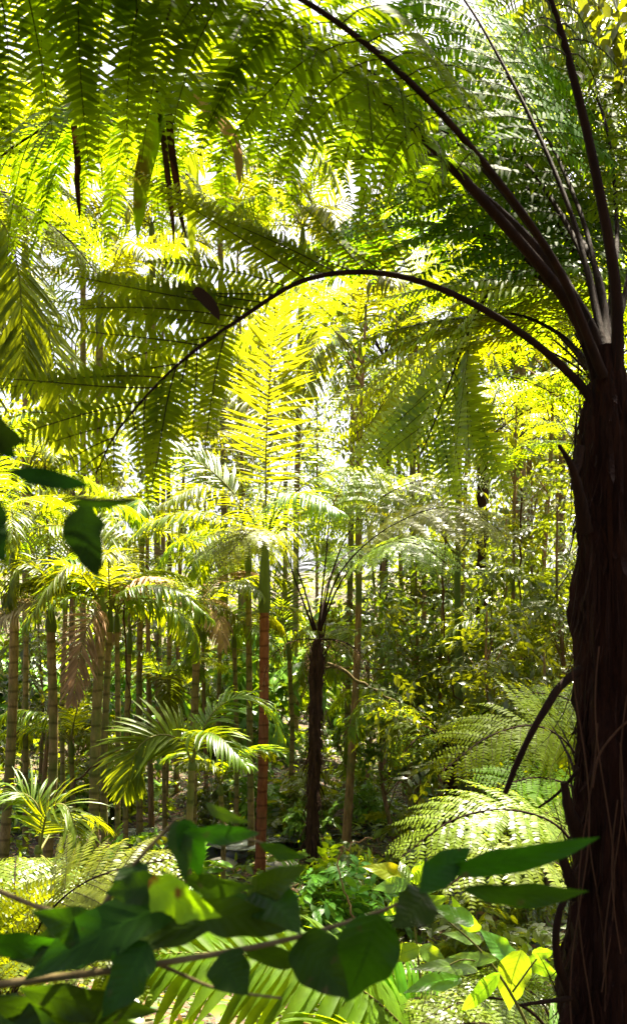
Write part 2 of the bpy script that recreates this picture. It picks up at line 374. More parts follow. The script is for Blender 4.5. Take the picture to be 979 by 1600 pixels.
# ------------------------------------------------------------------ setting: ground, creek
def ground():
    xs = np.concatenate([np.linspace(-220, -16, 40), np.linspace(-15, 15, 121), np.linspace(16, 220, 40)])
    ys = np.concatenate([np.linspace(-60, -1, 14), np.linspace(0, 30, 121), np.linspace(31, 380, 70)])
    X, Y = np.meshgrid(xs, ys); V = np.stack([X, Y, gz(X, Y)], -1).reshape(-1, 3)
    nx = len(xs); i = (np.arange(len(ys) - 1)[:, None] * nx + np.arange(nx - 1)[None]).ravel()
    mb = MB(); mb.add(V, np.stack([i, i + 1, i + nx + 1, i + nx], 1))
    solo('ground', mb, 'ground', 'brown forest floor falling to a creek and rising behind', 'ground', kind='structure', origin=(0, 0, 0), smooth=True)
ground()
def creek():
    c = curve([(-2.9, 14.3, 0), (-2.0, 13.7, 0), (-1.0, 13.6, 0), (.2, 14.2, 0), (1.4, 15.0, 0)], 50)
    T = nz(np.gradient(c, axis=0)); side = np.cross(T, Z); wd = (.55 + .2 * np.sin(np.arange(50) * .7)) * np.clip(np.minimum(np.arange(50), 49 - np.arange(50)) / 8 + .15, 0, 1)
    a, b = c + side * wd[:, None], c - side * wd[:, None]
    z = np.minimum(gz(a[:, 0], a[:, 1]), gz(b[:, 0], b[:, 1])); z = np.maximum(z, gz(c[:, 0], c[:, 1])).max() * 0 - 1.22
    a[:, 2] = b[:, 2] = z
    mb = MB(); V = np.stack([a, b], 1).reshape(-1, 3); i = np.arange(49) * 2
    mb.add(V, np.stack([i, i + 1, i + 3, i + 2], 1))
    solo('creek', mb, 'water', 'glittering creek crossing the forest floor behind the palms', 'creek', kind='structure', origin=(0, 13, 0))
creek()
def boulder(px, D, r, label, seed):
    g = G(px, D); rg = np.random.default_rng(seed)
    n, m = 12, 18; th = np.linspace(.001, np.pi - .001, n); ph = np.linspace(0, 2 * np.pi, m, endpoint=False)
    TH, PH = np.meshgrid(th, ph, indexing='ij')
    d = np.stack([np.sin(TH) * np.cos(PH), np.sin(TH) * np.sin(PH), np.cos(TH)], -1)
    k = rg.normal(size=(5, 3)) * 2.2; rr = 1 + sum(.09 * np.sin((d * kk).sum(-1) + i) for i, kk in enumerate(k))
    V = g + np.array([0, 0, r * .15]) + d * rr[..., None] * np.array([r * 1.3, r, r * .62])
    i = np.arange(n - 1)[:, None] * m; j = np.arange(m)[None]; j2 = (j + 1) % m
    mb = MB(); mb.add(V, np.stack([i + j, i + m + j, i + m + j2, i + j2], -1).reshape(-1, 4))
    solo('boulder', mb, 'rock', label, 'boulder', 'pale boulders along the creek', origin=g, smooth=True)
boulder(338, 12.9, .22, 'pale boulder beside the creek, left of the red trunked palm', 1)
boulder(372, 13.3, .15, 'small pale boulder in the creek just left of the red trunked palm', 2)
boulder(440, 12.6, .18, 'pale boulder between the red trunked palm and the dark fern trunk', 3)
boulder(318, 13.6, .3, 'largest pale boulder at the far edge of the creek', 4)

# ------------------------------------------------------------------ large tree fern at the right
def big_tree_fern():
    base = G(955, 3.4)
    t = thing('tree_fern', base, 'large dark tree fern with shaggy trunk and arching fronds overhead', 'tree fern')
    D = 3.4
    mb = MB()
    C = curve(np.vstack([base + np.array([0, 0, -.1]), PP([(962, 1600), (968, 1300), (962, 1000), (957, 800), (950, 640), (948, 540)], D)]), 70)
    ph = RNG.random(8) * 6
    def rid(u, th):
        return 1 + .10 * np.sin(7 * th + 9 * u + ph[0]) + .06 * np.sin(13 * th - 14 * u + ph[1]) + .05 * np.sin(3 * th + 30 * u) + .05 * np.sin(2 * th + 55 * u) + .13 * (RNG.random((u.shape[0], th.shape[1])) - .5)
    u = np.linspace(0, 1, 70)
    mb.tube(C, np.interp(u, [0, .15, .45, .75, .9, 1], [.26, .205, .15, .13, .10, .03]), 40, ridges=rid)
    trunk = part('trunk', mb, 'fern_trunk', t, smooth=True)
    fb = MB()                                              # shaggy fibres lying along the trunk
    n = 2200; k = RNG.integers(3, 66, n); th = RNG.random(n) * 2 * np.pi
    rad = np.interp(u[k], [0, .15, .45, .75, .93, 1], [.26, .205, .15, .13, .105, .08])
    o = C[k] + np.stack([np.cos(th), np.sin(th), 0 * th], 1) * (rad * 1.03)[:, None]
    d = np.stack([np.cos(th) * .10, np.sin(th) * .10, np.where(RNG.random(n) < .75, -1.0, 1.0)], 1) + RNG.normal(size=(n, 3)) * .09
    fb.blades(o, d, np.stack([np.cos(th), np.sin(th), 0 * th], 1), 0.06 + RNG.random(n) ** 2 * .34, .003 + RNG.random(n) ** 3 * .018, RNG.normal(size=n) * .7, 'strap', 4)
    part('trunk_hair', fb, 'fern_trunk', t, trunk)
    # broken stubs of old fronds
    def stub(pts, r0, r1, name='stub'):
        m = MB(); m.tube(curve(PP(pts, D), 14), np.linspace(r0, r1, 14), 7, jit=.25); part(name, m, 'stalk_dark', t, trunk)
    stub([(912, 830, -.1), (905, 780, -.15), (893, 730, -.2), (872, 695, -.22)], .03, .006)
    stub([(905, 700, -.1), (900, 730, -.14), (893, 742, -.16)], .018, .014)
    stub([(905, 1310, -.1), (890, 1270, -.16), (880, 1222, -.18)], .030, .012)
    stub([(900, 1400, -.1), (888, 1370, -.14), (877, 1335, -.16)], .026, .014)
    stub([(905, 1045, -.1), (872, 1075, -.2), (835, 1135, -.25), (808, 1190, -.25), (788, 1240, -.25)], .016, .009)
    stub([(905, 1200, -.1), (870, 1240, -.1), (840, 1262, -.1)], .007, .004)
    stub([(900, 1580, -.1), (870, 1500, -.2), (872, 1430, -.22), (890, 1390, -.2)], .018, .010)
    stub([(890, 1560, -.2), (850, 1565, -.3), (815, 1570, -.35)], .010, .006)
    # creepers on the trunk
    for i in range(7):
        x0 = 905 + i * 13; pts = [(x0 + 25 * math.sin(y / 90 + i * 1.7) * .6, y, -.19 + .02 * math.sin(i)) for y in range(1640 - i * 30, 1000 + (i % 3) * 120, -60)]
        m = MB(); m.tube(curve(PP(pts, D), 40), .0028, 5); part('creeper_stem', m, 'vine', t, trunk)
    m = MB(); m.tube(curve(PP([(925, 1230, -.2), (935, 1180, -.21), (965, 1140, -.2), (990, 1120, -.2)], D), 12), .004, 5); part('creeper_stem', m, 'vine', t, trunk)

    def frond(pts, hint, Lmax, mat='fern_dark', D=D, **k):
        lb, rb = MB(), MB(); fern_blades(lb, rb, PP(pts, D), hint, Lmax, **k)
        f = part('frond', rb, 'stalk_dark', t, smooth=True); part('leaves', lb, mat, t, f)
    # the long low arch crossing the picture
    frond([(935, 660, 0), (915, 612, -.03), (840, 540, -.1), (745, 478, -.2), (650, 438, -.25), (560, 425, -.3), (470, 440, -.35), (380, 495, -.4), (280, 568, -.45), (190, 665, -.5), (150, 740, -.5)],
          (.05, -.9, .45), .62, 'fern_green', npairs=26, s0=.38, droop=.42, rr=.015, fwd=(38, 50), peak=.4, pl=.085, pw=.0165, spacing=.0165, side_s0={-1: .71}, side_droop={1: .12, -1: .45}, side_L={-1: .72}, gaps=.05, jit=.2)
    # the high one running up and over to the left edge
    frond([(945, 650, 0), (925, 560, 0), (890, 480, .0), (830, 400, -.1), (700, 255, -.25), (550, 112, -.4), (370, 0, -.5), (190, -75, -.6), (20, -90, -.6), (-130, -40, -.6), (-320, 100, -.6)],
          (.15, -.35, .95), .68, 'fern_dark', npairs=25, s0=.30, droop=1.25, rr=.022, fwd=(10, 35), peak=.6, pl=.09, pw=.021, spacing=.020)
    # the second stalk beside it, further back, drooping at the left edge
    frond([(948, 640, .06), (935, 545, .1), (900, 470, .15), (800, 347, .3), (640, 225, .5), (450, 152, .7), (260, 140, .8), (110, 180, .8), (0, 245, .8), (-120, 350, .8), (-230, 520, .8)],
          (.1, -.25, 1), .86, 'fern_dark', npairs=30, s0=.28, droop=1.3, rr=.017, fwd=(10, 35), peak=.5, pl=.092, pw=.021, spacing=.020)
    # the upright one at the right
    frond([(956, 660, 0), (964, 560, -.03), (960, 440, -.05), (930, 270, -.1), (895, 120, -.15), (858, 0, -.2), (800, -130, -.25), (690, -250, -.3), (560, -300, -.3)],
          (.3, -.6, .7), .62, 'fern_dark', npairs=22, s0=.52, droop=1.0, rr=.024, fwd=(10, 40), pl=.09, pw=.02)
    # behind the trunk, drooping to a tip in the light
    frond([(935, 570, .2), (880, 470, .5), (820, 425, .8), (765, 455, 1.0), (725, 535, 1.15), (690, 630, 1.2), (655, 715, 1.2)],
          (-.1, -.55, .7), .86, 'fern_pale', npairs=22, s0=.3, droop=.3, rr=.013, fwd=(25, 55), peak=.35, pl=.10, pw=.021)
    frond([(942, 590, -.05), (860, 400, -.2), (700, 190, -.5), (520, 30, -.8), (330, -60, -.9), (130, -70, -.9), (-60, 20, -.8), (-220, 160, -.8)], (.1, -.2, 1), .7, npairs=24, s0=.34, droop=1.3, rr=.014, fwd=(10, 35), peak=.6, pl=.09, pw=.02, spacing=.021)
    frond([(944, 570, .15), (860, 400, .5), (690, 200, 1.1), (480, 60, 1.6), (280, 40, 1.8), (80, 110, 1.8), (-60, 220, 1.8), (-200, 400, 1.8)], (.1, -.2, 1), .8, npairs=26, s0=.22, droop=1.35, rr=.013, fwd=(10, 35), peak=.5, pl=.1, pw=.022, spacing=.022)
    frond([(946, 560, .2), (900, 380, .7), (780, 210, 1.3), (620, 90, 1.9), (450, 60, 2.3), (320, 130, 2.4)], (.1, -.2, 1), .8, npairs=24, s0=.22, droop=1.2, rr=.013, fwd=(10, 35), peak=.5, pl=.1, pw=.022, spacing=.022)
    frond([(946, 560, .2), (915, 430, .7), (840, 320, 1.2), (730, 290, 1.7), (600, 330, 2.1), (500, 420, 2.3)], (0, -.3, 1), .75, npairs=22, droop=.9, rr=.017, s0=.2, pl=.1, pw=.024)
    frond([(950, 560, .25), (950, 400, .9), (900, 270, 1.6), (800, 220, 2.2), (700, 260, 2.6)], (0, -.3, 1), .75, npairs=22, droop=.9, rr=.017, s0=.2, pl=.1, pw=.024)
    frond([(946, 560, .2), (890, 330, .6), (790, 110, 1.1), (690, -40, 1.5), (560, -110, 1.8), (420, -80, 2.0)], (.1, -.3, 1), .85, 'fern_green', npairs=26, s0=.3, droop=1.2, rr=.012, fwd=(10, 35), peak=.5, pl=.1, pw=.02, spacing=.022)
    frond([(935, 590, .3), (870, 520, .9), (790, 490, 1.5), (710, 515, 1.9), (630, 585, 2.2), (560, 690, 2.3)], (-.1, -.55, .7), .95, 'fern_mid', npairs=24, s0=.25, droop=.3, rr=.012, fwd=(25, 50), peak=.4, pl=.11, pw=.023)
    # others of the crown: behind, right, and over the viewer's head
    frond([(940, 560, .15), (860, 440, .6), (760, 370, 1.2), (640, 350, 1.7), (520, 390, 2.1), (430, 450, 2.3)], (0, -.3, 1), .7, 'fern_dark', npairs=20, droop=.7, rr=.015, s0=.22, pl=.095, pw=.024)
    frond([(950, 560, .2), (930, 420, .6), (860, 320, 1.1), (760, 270, 1.7), (640, 270, 2.3)], (0, -.2, 1), .7, 'fern_dark', npairs=20, droop=.8, rr=.015, s0=.2, pl=.095, pw=.024)
    frond([(950, 560, .2), (940, 470, .8), (900, 430, 1.5), (850, 460, 2.1), (800, 560, 2.5)], (0, .2, 1), .6, 'fern_dark', npairs=18, droop=.5, rr=.013, s0=.2, pl=.095, pw=.024)
    frond([(950, 560, .3), (962, 330, .9), (930, 150, 1.6), (840, 60, 2.2), (720, 90, 2.6)], (0, -.4, 1), .8, 'fern_green', npairs=24, droop=.9, rr=.012, s0=.25, pl=.1, pw=.02)
    frond([(952, 560, .3), (905, 330, .8), (800, 130, 1.5), (660, 20, 2.0), (520, 30, 2.4)], (0, -.4, 1), .8, 'fern_green', npairs=24, droop=1.0, rr=.012, s0=.28, pl=.1, pw=.02)
    frond([(955, 560, .3), (1000, 330, .8), (1020, 150, 1.5), (990, 20, 2.0), (900, -20, 2.4)], (0, -.4, 1), .8, 'fern_green', npairs=22, droop=1.0, rr=.012, s0=.25, pl=.1, pw=.02)
big_tree_fern()

# ------------------------------------------------------------------ palms
def palm(name, label, base, top, r, fronds, mat='palm', trunk='palm_trunk', sheath=.5, group=None, cat='palm', auto=0, aL=1.7, aLL=.42, seed=0, lean=.06, aE=(25, 75), W=.032, npairs=38, aM=None):
    """fronds: list of (points as arrays, hint, leaflet length, keyword overrides)"""
    rs = random.Random(seed)
    t = thing(name, base, label, cat, group)
    top = np.asarray(top, float)
    if trunk:
        mb = MB(); mid = (base + top) / 2 + np.array([rs.uniform(-lean, lean), rs.uniform(-lean, lean), 0])
        C = curve([base - np.array([0, 0, .15]), mid, top], 40); u = np.linspace(0, 1, 40)
        ring = 1 + .05 * np.sin(np.arange(40) * 2.4)
        mb.tube(C, r * np.interp(u, [0, .06, .2, 1], [1.5, 1.15, 1.0, .9]) * ring, 12, jit=.05)
        part('trunk', mb, trunk, t, smooth=True)
        ax = nz(C[-1] - C[-3])
        if sheath:
            mb = MB(); S_ = curve([top - ax * .02, top + ax * sheath * .5, top + ax * sheath], 10)
            mb.tube(S_, r * np.array([1.0, 1.18, 1.2, 1.15, 1.08, 1, .92, .8, .7, .5]), 10)
            part('crownshaft', mb, 'palm_sheath', t, smooth=True)
        tip = top + ax * sheath * .92
    else:
        tip = top
    for pts, hint, LL, kw in fronds:
        kw = dict(kw); fm = kw.pop('mat', mat); rm = kw.pop('rmat', 'stalk_green'); lab = kw.pop('label', None)
        lb, rb = MB(), MB(); kw.setdefault('W', W); kw.setdefault('npairs', npairs)
        palm_blades(lb, rb, pts, hint, LL, **kw)
        f = part('frond', rb, rm, t, label=lab, smooth=True); part('leaves', lb, fm, t, f)
    for i in range(auto):
        az = 2 * math.pi * (i / auto + rs.uniform(-.05, .05)) + seed; e0 = R(rs.uniform(*aE)); L = aL * rs.uniform(.85, 1.15)
        lb, rb = MB(), MB()
        palm_blades(lb, rb, arch(tip, az, e0, R(rs.uniform(75, 125)), L, twist=rs.uniform(-.3, .3)), (0, 0, 1), aLL, npairs=npairs, W=W, lift=rs.uniform(-.1, .3), droop=rs.uniform(.8, 1.5), rr=.011)
        f = part('frond', rb, 'stalk_green', t, smooth=True); part('leaves', lb, (aM or [mat])[i % len(aM or [mat])], t, f)
    return t

def central_palm():
    D = 12; base = G(404, D); top = P(413, 955, D)
    F = lambda pts: PP(pts, D)
    fr = [
        (F([(416, 835), (415, 730, -.2), (420, 610, -.8), (434, 480, -1.7)]), (0, -.55, -.8), 0.64, dict(mat='palm_yellow', npairs=46, W=.034, ang=(80, 38), droop=-.3, lift=-.05, s0=.22, grav=0, jit=.13, miss=.06)),
        (F([(417, 840), (447, 785, -.1), (500, 742, -.25), (560, 737, -.4), (612, 762, -.5), (650, 810, -.55)]), (0, -.3, 1), .66, dict(droop=1.1, lift=.1, rr=.019, s0=.3)),
        (F([(414, 840), (384, 795, .1), (335, 740, .1), (272, 697, .1)]), (0, -.6, .8), .6, dict(mat='palm', droop=.8, lift=.1, rr=.019, s0=.42)),
        (F([(414, 850), (372, 815, -.4), (300, 800, -.8), (240, 815, -1), (195, 850, -1.1)]), (0, -.1, 1), .52, dict(droop=1.3, lift=.1)),
        (F([(417, 850), (470, 800, .5), (530, 775, 1), (600, 800, 1.4)]), (0, .1, 1), .6, dict(mat='palm_yellow', droop=1, lift=.15)),
        (F([(415, 838), (405, 760, .6), (380, 680, 1.1), (330, 610, 1.5)]), (0, -.8, .5), .8, dict(mat='palm_yellow', droop=.8, lift=.1, ang=(75, 35))),
        (F([(416, 838), (440, 750, .5), (490, 650, 1.0), (560, 590, 1.4), (620, 580, 1.6)]), (0, -.7, .6), .8, dict(mat='palm_yellow', droop=.8, lift=.1, ang=(75, 35))),
        (F([(416, 850), (430, 800, -.8), (470, 770, -1.6), (530, 800, -2.2)]), (0, -.2, 1), .5, dict(droop=1.2, lift=.1)),
        (F([(413, 850), (380, 790, -.6), (320, 760, -1.2), (250, 790, -1.7)]), (0, -.2, 1), .5, dict(droop=1.2, lift=.1)),
    ]
    palm('palm_tree', 'slim palm with reddish ringed trunk and green crownshaft in the centre', base, top, .066, fr, trunk='palm_trunk_red', sheath=.93, lean=.03)
central_palm()

def left_palms():
    D = 11; F = lambda pts, d=D: PP(pts, d)
    gp = 'palms standing at the left'
    palm('palm_tree', 'pale trunked palm at left with straw coloured dead frond under its crown', G(68, D), P(80, 985, D), .056, [
        (F([(80, 965), (78, 905, -.1), (100, 877, -.2), (130, 880, -.3), (158, 915, -.35)]), (0, -.3, 1), .42, dict(droop=1.3, W=.03, npairs=50)),
        (F([(78, 965), (70, 905, -.1), (48, 885, -.2), (22, 900, -.3), (8, 945, -.35)]), (0, -.3, 1), .42, dict(droop=1.3, W=.03, npairs=50)),
        (F([(80, 965), (60, 943, -.1), (28, 948, -.2), (-10, 975, -.3)]), (0, -.4, 1), .36, dict(mat='dead_pale', droop=1.3, W=.03, label='straw coloured dead frond')),
        (F([(80, 965), (95, 900, .3), (120, 840, .7), (170, 810, 1)]), (0, -.5, .7), .5, dict()),
        (F([(80, 965), (60, 880, .4), (20, 820, .8), (-40, 800, 1)]), (0, -.5, .7), .5, dict()),
    ], sheath=.25, group=gp, seed=2)
    D2 = 10.5
    palm('palm_tree', 'palm with a brown dead frond hanging beside its thick green brown trunk', G(147, D2), P(158, 975, D2), .058, [
        (F([(160, 950), (150, 960, -.2), (130, 1000, -.35), (113, 1095, -.4)], D2), (.6, -.8, .2), .40, dict(mat='dead', droop=.5, W=.026, npairs=44, s0=.02, ang=(55, 25), rmat='stalk_brown', label='brown dead hanging frond')),
        (F([(160, 945), (215, 917, -.2), (275, 922, -.4), (330, 968, -.5)], D2), (0, -.25, 1), .4, dict(droop=1.4, npairs=50)),
        (F([(160, 945), (172, 890, .3), (150, 830, .6), (100, 800, .9)], D2), (0, -.4, .8), .5, dict()),
        (F([(160, 945), (190, 870, .3), (240, 830, .6), (310, 850, .9)], D2), (0, -.2, 1), .5, dict()),
        (F([(160, 945), (120, 890, -.3), (90, 900, -.5), (50, 960, -.7)], D2), (0, -.2, 1), .4, dict()),
    ], sheath=.3, group=gp, seed=3)
    palm('palm_tree', 'slender palm standing just right of the palm with the brown hanging frond', G(166, D2 + .25), P(171, 985, D2 + .25), .04, [], auto=6, aL=1.3, seed=4, sheath=.25, group=gp, aM=['palm', 'palm_yellow'])
    palm('palm_tree', 'dark thin palm, right hand one of the tight cluster of three trunks', G(181, D2 + .5), P(183, 985, D2 + .5), .032, [], trunk='palm_trunk', auto=5, aL=1.2, seed=5, sheath=.2, group=gp, aM=['palm', 'dead'])
    palm('palm_tree', 'leaning palm at the left edge, its trunk tilted to the right', G(2, 12), P(24, 890, 12), .062, [], auto=8, aL=1.7, seed=6, group=gp, aM=['palm'], sheath=.4)
    palm('palm_tree', 'thin pale palm left of the broad leaning green frond', G(219, 14), P(222, 850, 14), .046, [], auto=8, aL=1.8, seed=7, group=gp, sheath=.4)
    palm('palm_tree', 'brown palm with dead fronds beside its trunk right of the thin pale palm', G(302, 13), P(308, 1000, 13), .056, [], auto=9, aL=1.7, seed=8, group=gp, sheath=.35, aM=['palm', 'palm', 'dead'])
    palm('palm_tree', 'thin dark palm just left of the reddish palm, behind it', G(393, 13.2), P(397, 900, 14.5) * np.array([1, 0, 1]) + np.array([0, 13.2, 0]), .045, [], auto=7, aL=1.7, seed=9, group='slender palms behind', sheath=.4)
def more_palms():
    gp = 'palms standing at the left'
    for px, D, top, lab, sd in ((40, 13.5, 770, 'thin palm between the leaning palm and the pale trunked palm', 71), (100, 15, 900, 'thin far palm just right of the pale trunked palm', 72), (197, 13, 1020, 'thin palm right of the three trunk cluster', 73),
                                (258, 15.5, 730, 'thin far palm left of the brown palm with dead fronds', 74), (340, 16, 930, 'thin far palm between the brown palm and the reddish palm', 75), (-25, 11, 870, 'palm mostly outside the left edge', 76)):
        palm('palm_tree', lab, G(px, D), P(px + 5, top, D), .038, [], auto=7, aL=1.9, aLL=.42, seed=sd, group=gp, sheath=.35, aE=(35, 80), W=.026, npairs=44, aM=['palm', 'palm_yellow'])
more_palms()
left_palms()

def young_palms():
    gp = 'young palms growing low in the understorey'
    D = 9; F = lambda pts, d: PP(pts, d)
    palm('young_palm', 'low palm with wide shiny green frond bending left before thin trunks', G(300, D), P(300, 1200, D), .035, [
        (F([(300, 1195), (285, 1160, -.1), (250, 1148, -.2), (215, 1170, -.3), (195, 1235, -.35)], D), (.3, -.9, .5), .5, dict(npairs=46, W=.034, droop=.6, lift=.0, mat='palm_yellow')),
        (F([(300, 1195), (325, 1125, .1), (365, 1092, .2), (410, 1105, .3), (440, 1150, .35)], D), (0, -.2, 1), .42, dict(npairs=44)),
        (F([(300, 1195), (310, 1150, -.3), (340, 1150, -.6), (385, 1195, -.8)], D), (0, -.2, 1), .38, dict()),
    ], sheath=.1, group=gp, seed=21, trunk='palm_trunk')
    palm('young_palm', 'low palm with thin arched fronds at left over dark ground', G(60, 8), P(60, 1330, 8), .03, [
        (F([(62, 1330), (75, 1270, -.1), (105, 1262, -.2), (135, 1345, -.3)], 8), (.2, -.5, 1), .36, dict(npairs=36, W=.022, droop=.7)),
        (F([(62, 1330), (60, 1262, .1), (25, 1238, .1), (-20, 1265, .1)], 8), (0, -.4, 1), .34, dict(npairs=36, W=.022)),
        (F([(62, 1330), (90, 1290, .4), (130, 1275, .8), (175, 1300, 1.1)], 8), (0, -.3, 1), .3, dict(W=.022)),
        (F([(62, 1340), (30, 1350, -.3), (-10, 1385, -.6), (-60, 1440, -.8)], 8), (0, -.3, 1), .34, dict(W=.022)),
        (F([(62, 1335), (95, 1365, -.5), (80, 1385, -.9), (20, 1420, -1.1)], 8), (0, -.3, 1), .3, dict(W=.022)),
    ], trunk='palm_trunk', sheath=.05, group=gp, seed=22)
    palm('young_palm', 'small palm with drooping fronds between reddish palm and dark fern trunk', G(450, 15), P(452, 1030, 15), .04, [
        (F([(452, 1020), (425, 965, .1), (385, 955, .1), (340, 990, .1)], 15), (0, -.3, 1), .5, dict()),
        (F([(452, 1020), (470, 985, -.2), (500, 1000, -.3), (525, 1060, -.4)], 15), (0, -.3, 1), .5, dict()),
        (F([(452, 1020), (440, 930, .3), (470, 880, .5), (540, 880, .6)], 15), (0, -.4, 1), .6, dict(mat='palm_yellow')),
        (F([(452, 1020), (430, 920, .5), (390, 900, .8), (340, 920, 1)], 15), (0, -.4, 1), .6, dict(mat='palm_yellow')),
    ], group=gp, seed=23, sheath=.3)
    palm('young_palm', 'little palm with glossy fronds low behind the reddish palm', G(345, 11), P(345, 1240, 11), .03, [], auto=4, aL=.9, aLL=.35, seed=24, group=gp, sheath=.1)
    palm('young_palm', 'bright little palm behind the brown palm with dead fronds', G(258, 14.5), P(256, 1090, 14.5), .035, [], auto=8, aL=1.5, aLL=.4, seed=25, group=gp, sheath=.2, aM=['palm_yellow', 'palm'])
    palm('young_palm', 'glossy little palm with whitish gleaming fronds left of the reddish palm', G(368, 14), P(366, 1010, 14), .035, [], auto=8, aL=1.4, aLL=.4, seed=26, group=gp, sheath=.2)
    palm('young_palm', 'small palm hiding between the two left trunks', G(112, 13), P(112, 1180, 13), .035, [], auto=7, aL=1.3, aLL=.36, seed=27, group=gp, sheath=.2)
    # broad frond in the lower foreground, lit from behind
    D = 5.0
    palm('ground_palm', 'stemless palm with broad bright leaflets under the dark leafy branch', G(650, 5.6), P(690, 1690, 5.6), .03, [
        (np.vstack([P(690, 1690, 5.6), PP([(625, 1600, .3), (545, 1535, .1), (450, 1500, 0), (340, 1490, -.05), (235, 1492, -.1), (165, 1520, -.1)], D)]), (0, -.55, .8), .58, dict(npairs=46, W=.068, s0=.12, ang=(78, 40), droop=.9, lift=.0, mat='palm_broad', grav=.25, jit=.04, segs=5)),
        (np.vstack([P(690, 1690, 5.6), PP([(640, 1590, .6), (590, 1545, .6), (520, 1540, .7)], D)]), (0, -.3, 1), .46, dict(W=.042, mat='palm_broad', droop=.6)),
        (np.vstack([P(690, 1690, 5.6), PP([(610, 1620, .2), (540, 1600, -.1), (470, 1630, -.4)], D)]), (0, -.3, 1), .42, dict(W=.042, mat='palm_broad', droop=.6)),
    ], trunk=None, seed=28, cat='palm')
for px, D, row, sd, lab in ((640, 12.8, 1130, 81, 'young palm right of the straight pale brown tree, low among shrubs'), (825, 12, 1060, 82, 'young palm half behind the shaggy trunk above the ferns'),
                            (575, 16, 1010, 83, 'young palm with fronds crossing behind the straight pale brown tree'), (690, 17, 960, 84, 'young palm behind the mossy tree, fronds high among thin trunks'), (760, 20, 900, 85, 'palm far behind the mossy tree with bright fronds')):
    palm('young_palm', lab, G(px, D), P(px, row, D), .035, [], auto=9, aL=1.7, aLL=.45, seed=sd, group='young palms growing low in the understorey', sheath=.2, aM=['palm_yellow', 'palm'], aE=(10, 70))
young_palms()

def tall_palms():
    D = 9.5
    palm('palm_tree', 'palm with glowing yellow hanging fronds at the left edge', G(-90, D), P(-75, 400, D), .09, [
        (PP([(-70, 380), (-35, 330, -.1), (5, 350, -.2), (30, 430, -.25), (38, 600, -.3)], D), (.5, -.9, .2), .68, dict(mat='palm_yellow', W=.054, npairs=42, ang=(50, 28), droop=.4, lift=0, s0=.25)),
        (PP([(-70, 380), (-20, 390, .3), (45, 450, .5), (85, 560, .6), (100, 690, .6)], D), (.5, -.9, .3), .64, dict(mat='palm_yellow', W=.054, ang=(55, 28), droop=.5, lift=0, s0=.3)),
        (PP([(-70, 380), (-60, 440, -.2), (-40, 520, -.3), (-35, 660, -.3)], D), (.5, -.9, .3), .64, dict(mat='palm_yellow', W=.054, ang=(55, 28), droop=.5, lift=0)),
        (PP([(-70, 380), (-40, 250, .3), (40, 190, .7), (140, 230, 1.0), (200, 330, 1.1)], D), (0, -.4, 1), .68, dict(mat='palm_yellow', W=.054)),
        (PP([(-70, 380), (-90, 260, .5), (-120, 200, 1)], D), (0, -.4, 1), .68, dict(mat='palm_yellow', W=.054)),
    ], sheath=.3, seed=31)
    palm('palm_tree', 'tall palm with long striped fronds against white sky, upper right', G(1060, 11.5), P(1040, 330, 11.5), .075, [
        (PP([(1035, 310), (1000, 235, -.2), (930, 205, -.4), (830, 175, -.5), (700, 165, -.6)], 11.5), (-.15, -.5, .9), .95, dict(W=.055, npairs=40, ang=(35, 18), droop=.35, lift=.1, grav=.2)),
        (PP([(1035, 310), (985, 270, .2), (900, 250, .4), (800, 235, .5), (690, 250, .6)], 11.5), (-.15, -.5, .9), .95, dict(W=.055, npairs=40, ang=(40, 20), droop=.5, lift=.1, grav=.2)),
        (PP([(1035, 310), (1010, 190, .3), (975, 120, .6), (910, 95, .9)], 11.5), (0, -.6, .8), .95, dict(W=.055)),
        (PP([(1035, 310), (960, 330, -.3), (870, 350, -.6), (780, 420, -.8)], 11.5), (0, -.4, .9), .8, dict(W=.055)),
    ], sheath=.4, seed=32)
    gp = 'tall palms behind'
    rows = [(150, 18, 520, 'tall palm rising above the left cluster of trunks', 33, .07), (540, 16.5, 600, 'tall palm behind the centre with slim brown trunk', 34, .055),
            (250, 20, 400, 'high palm behind the left, crown bright in the light', 35, .07), (650, 19, 540, 'high palm with bright crown just right of centre', 36, .07),
            (40, 19, 420, 'palm with yellow green crown behind the leaning palm', 37, .07), (810, 19, 500, 'high palm left of the shaggy fern trunk', 38, .07),
            (460, 22, 400, 'farthest tall palm, showing over the upright yellow frond', 39, .07), (355, 21, 300, 'far high palm under the drooping fern fronds', 40, .07),
            (720, 22, 370, 'far high palm in front of white sky, right of centre', 41, .07), (130, 22, 290, 'highest far palm, crown at the upper left', 42, .07), (560, 23, 290, 'highest far palm of the centre, before white sky', 43, .07)]
    for px, D, top, lab, sd, r in rows:
        b = G(px, D); t = P(px + (sd % 5 - 2) * 6, top, D)
        palm('palm_tree', lab, b, t, r, [], mat='palm_yellow', auto=11, aL=3.0, aLL=.75, seed=sd, group=gp, sheath=.7, aM=['palm_yellow', 'palm_yellow', 'palm'], aE=(10, 80), W=.05)
tall_palms()

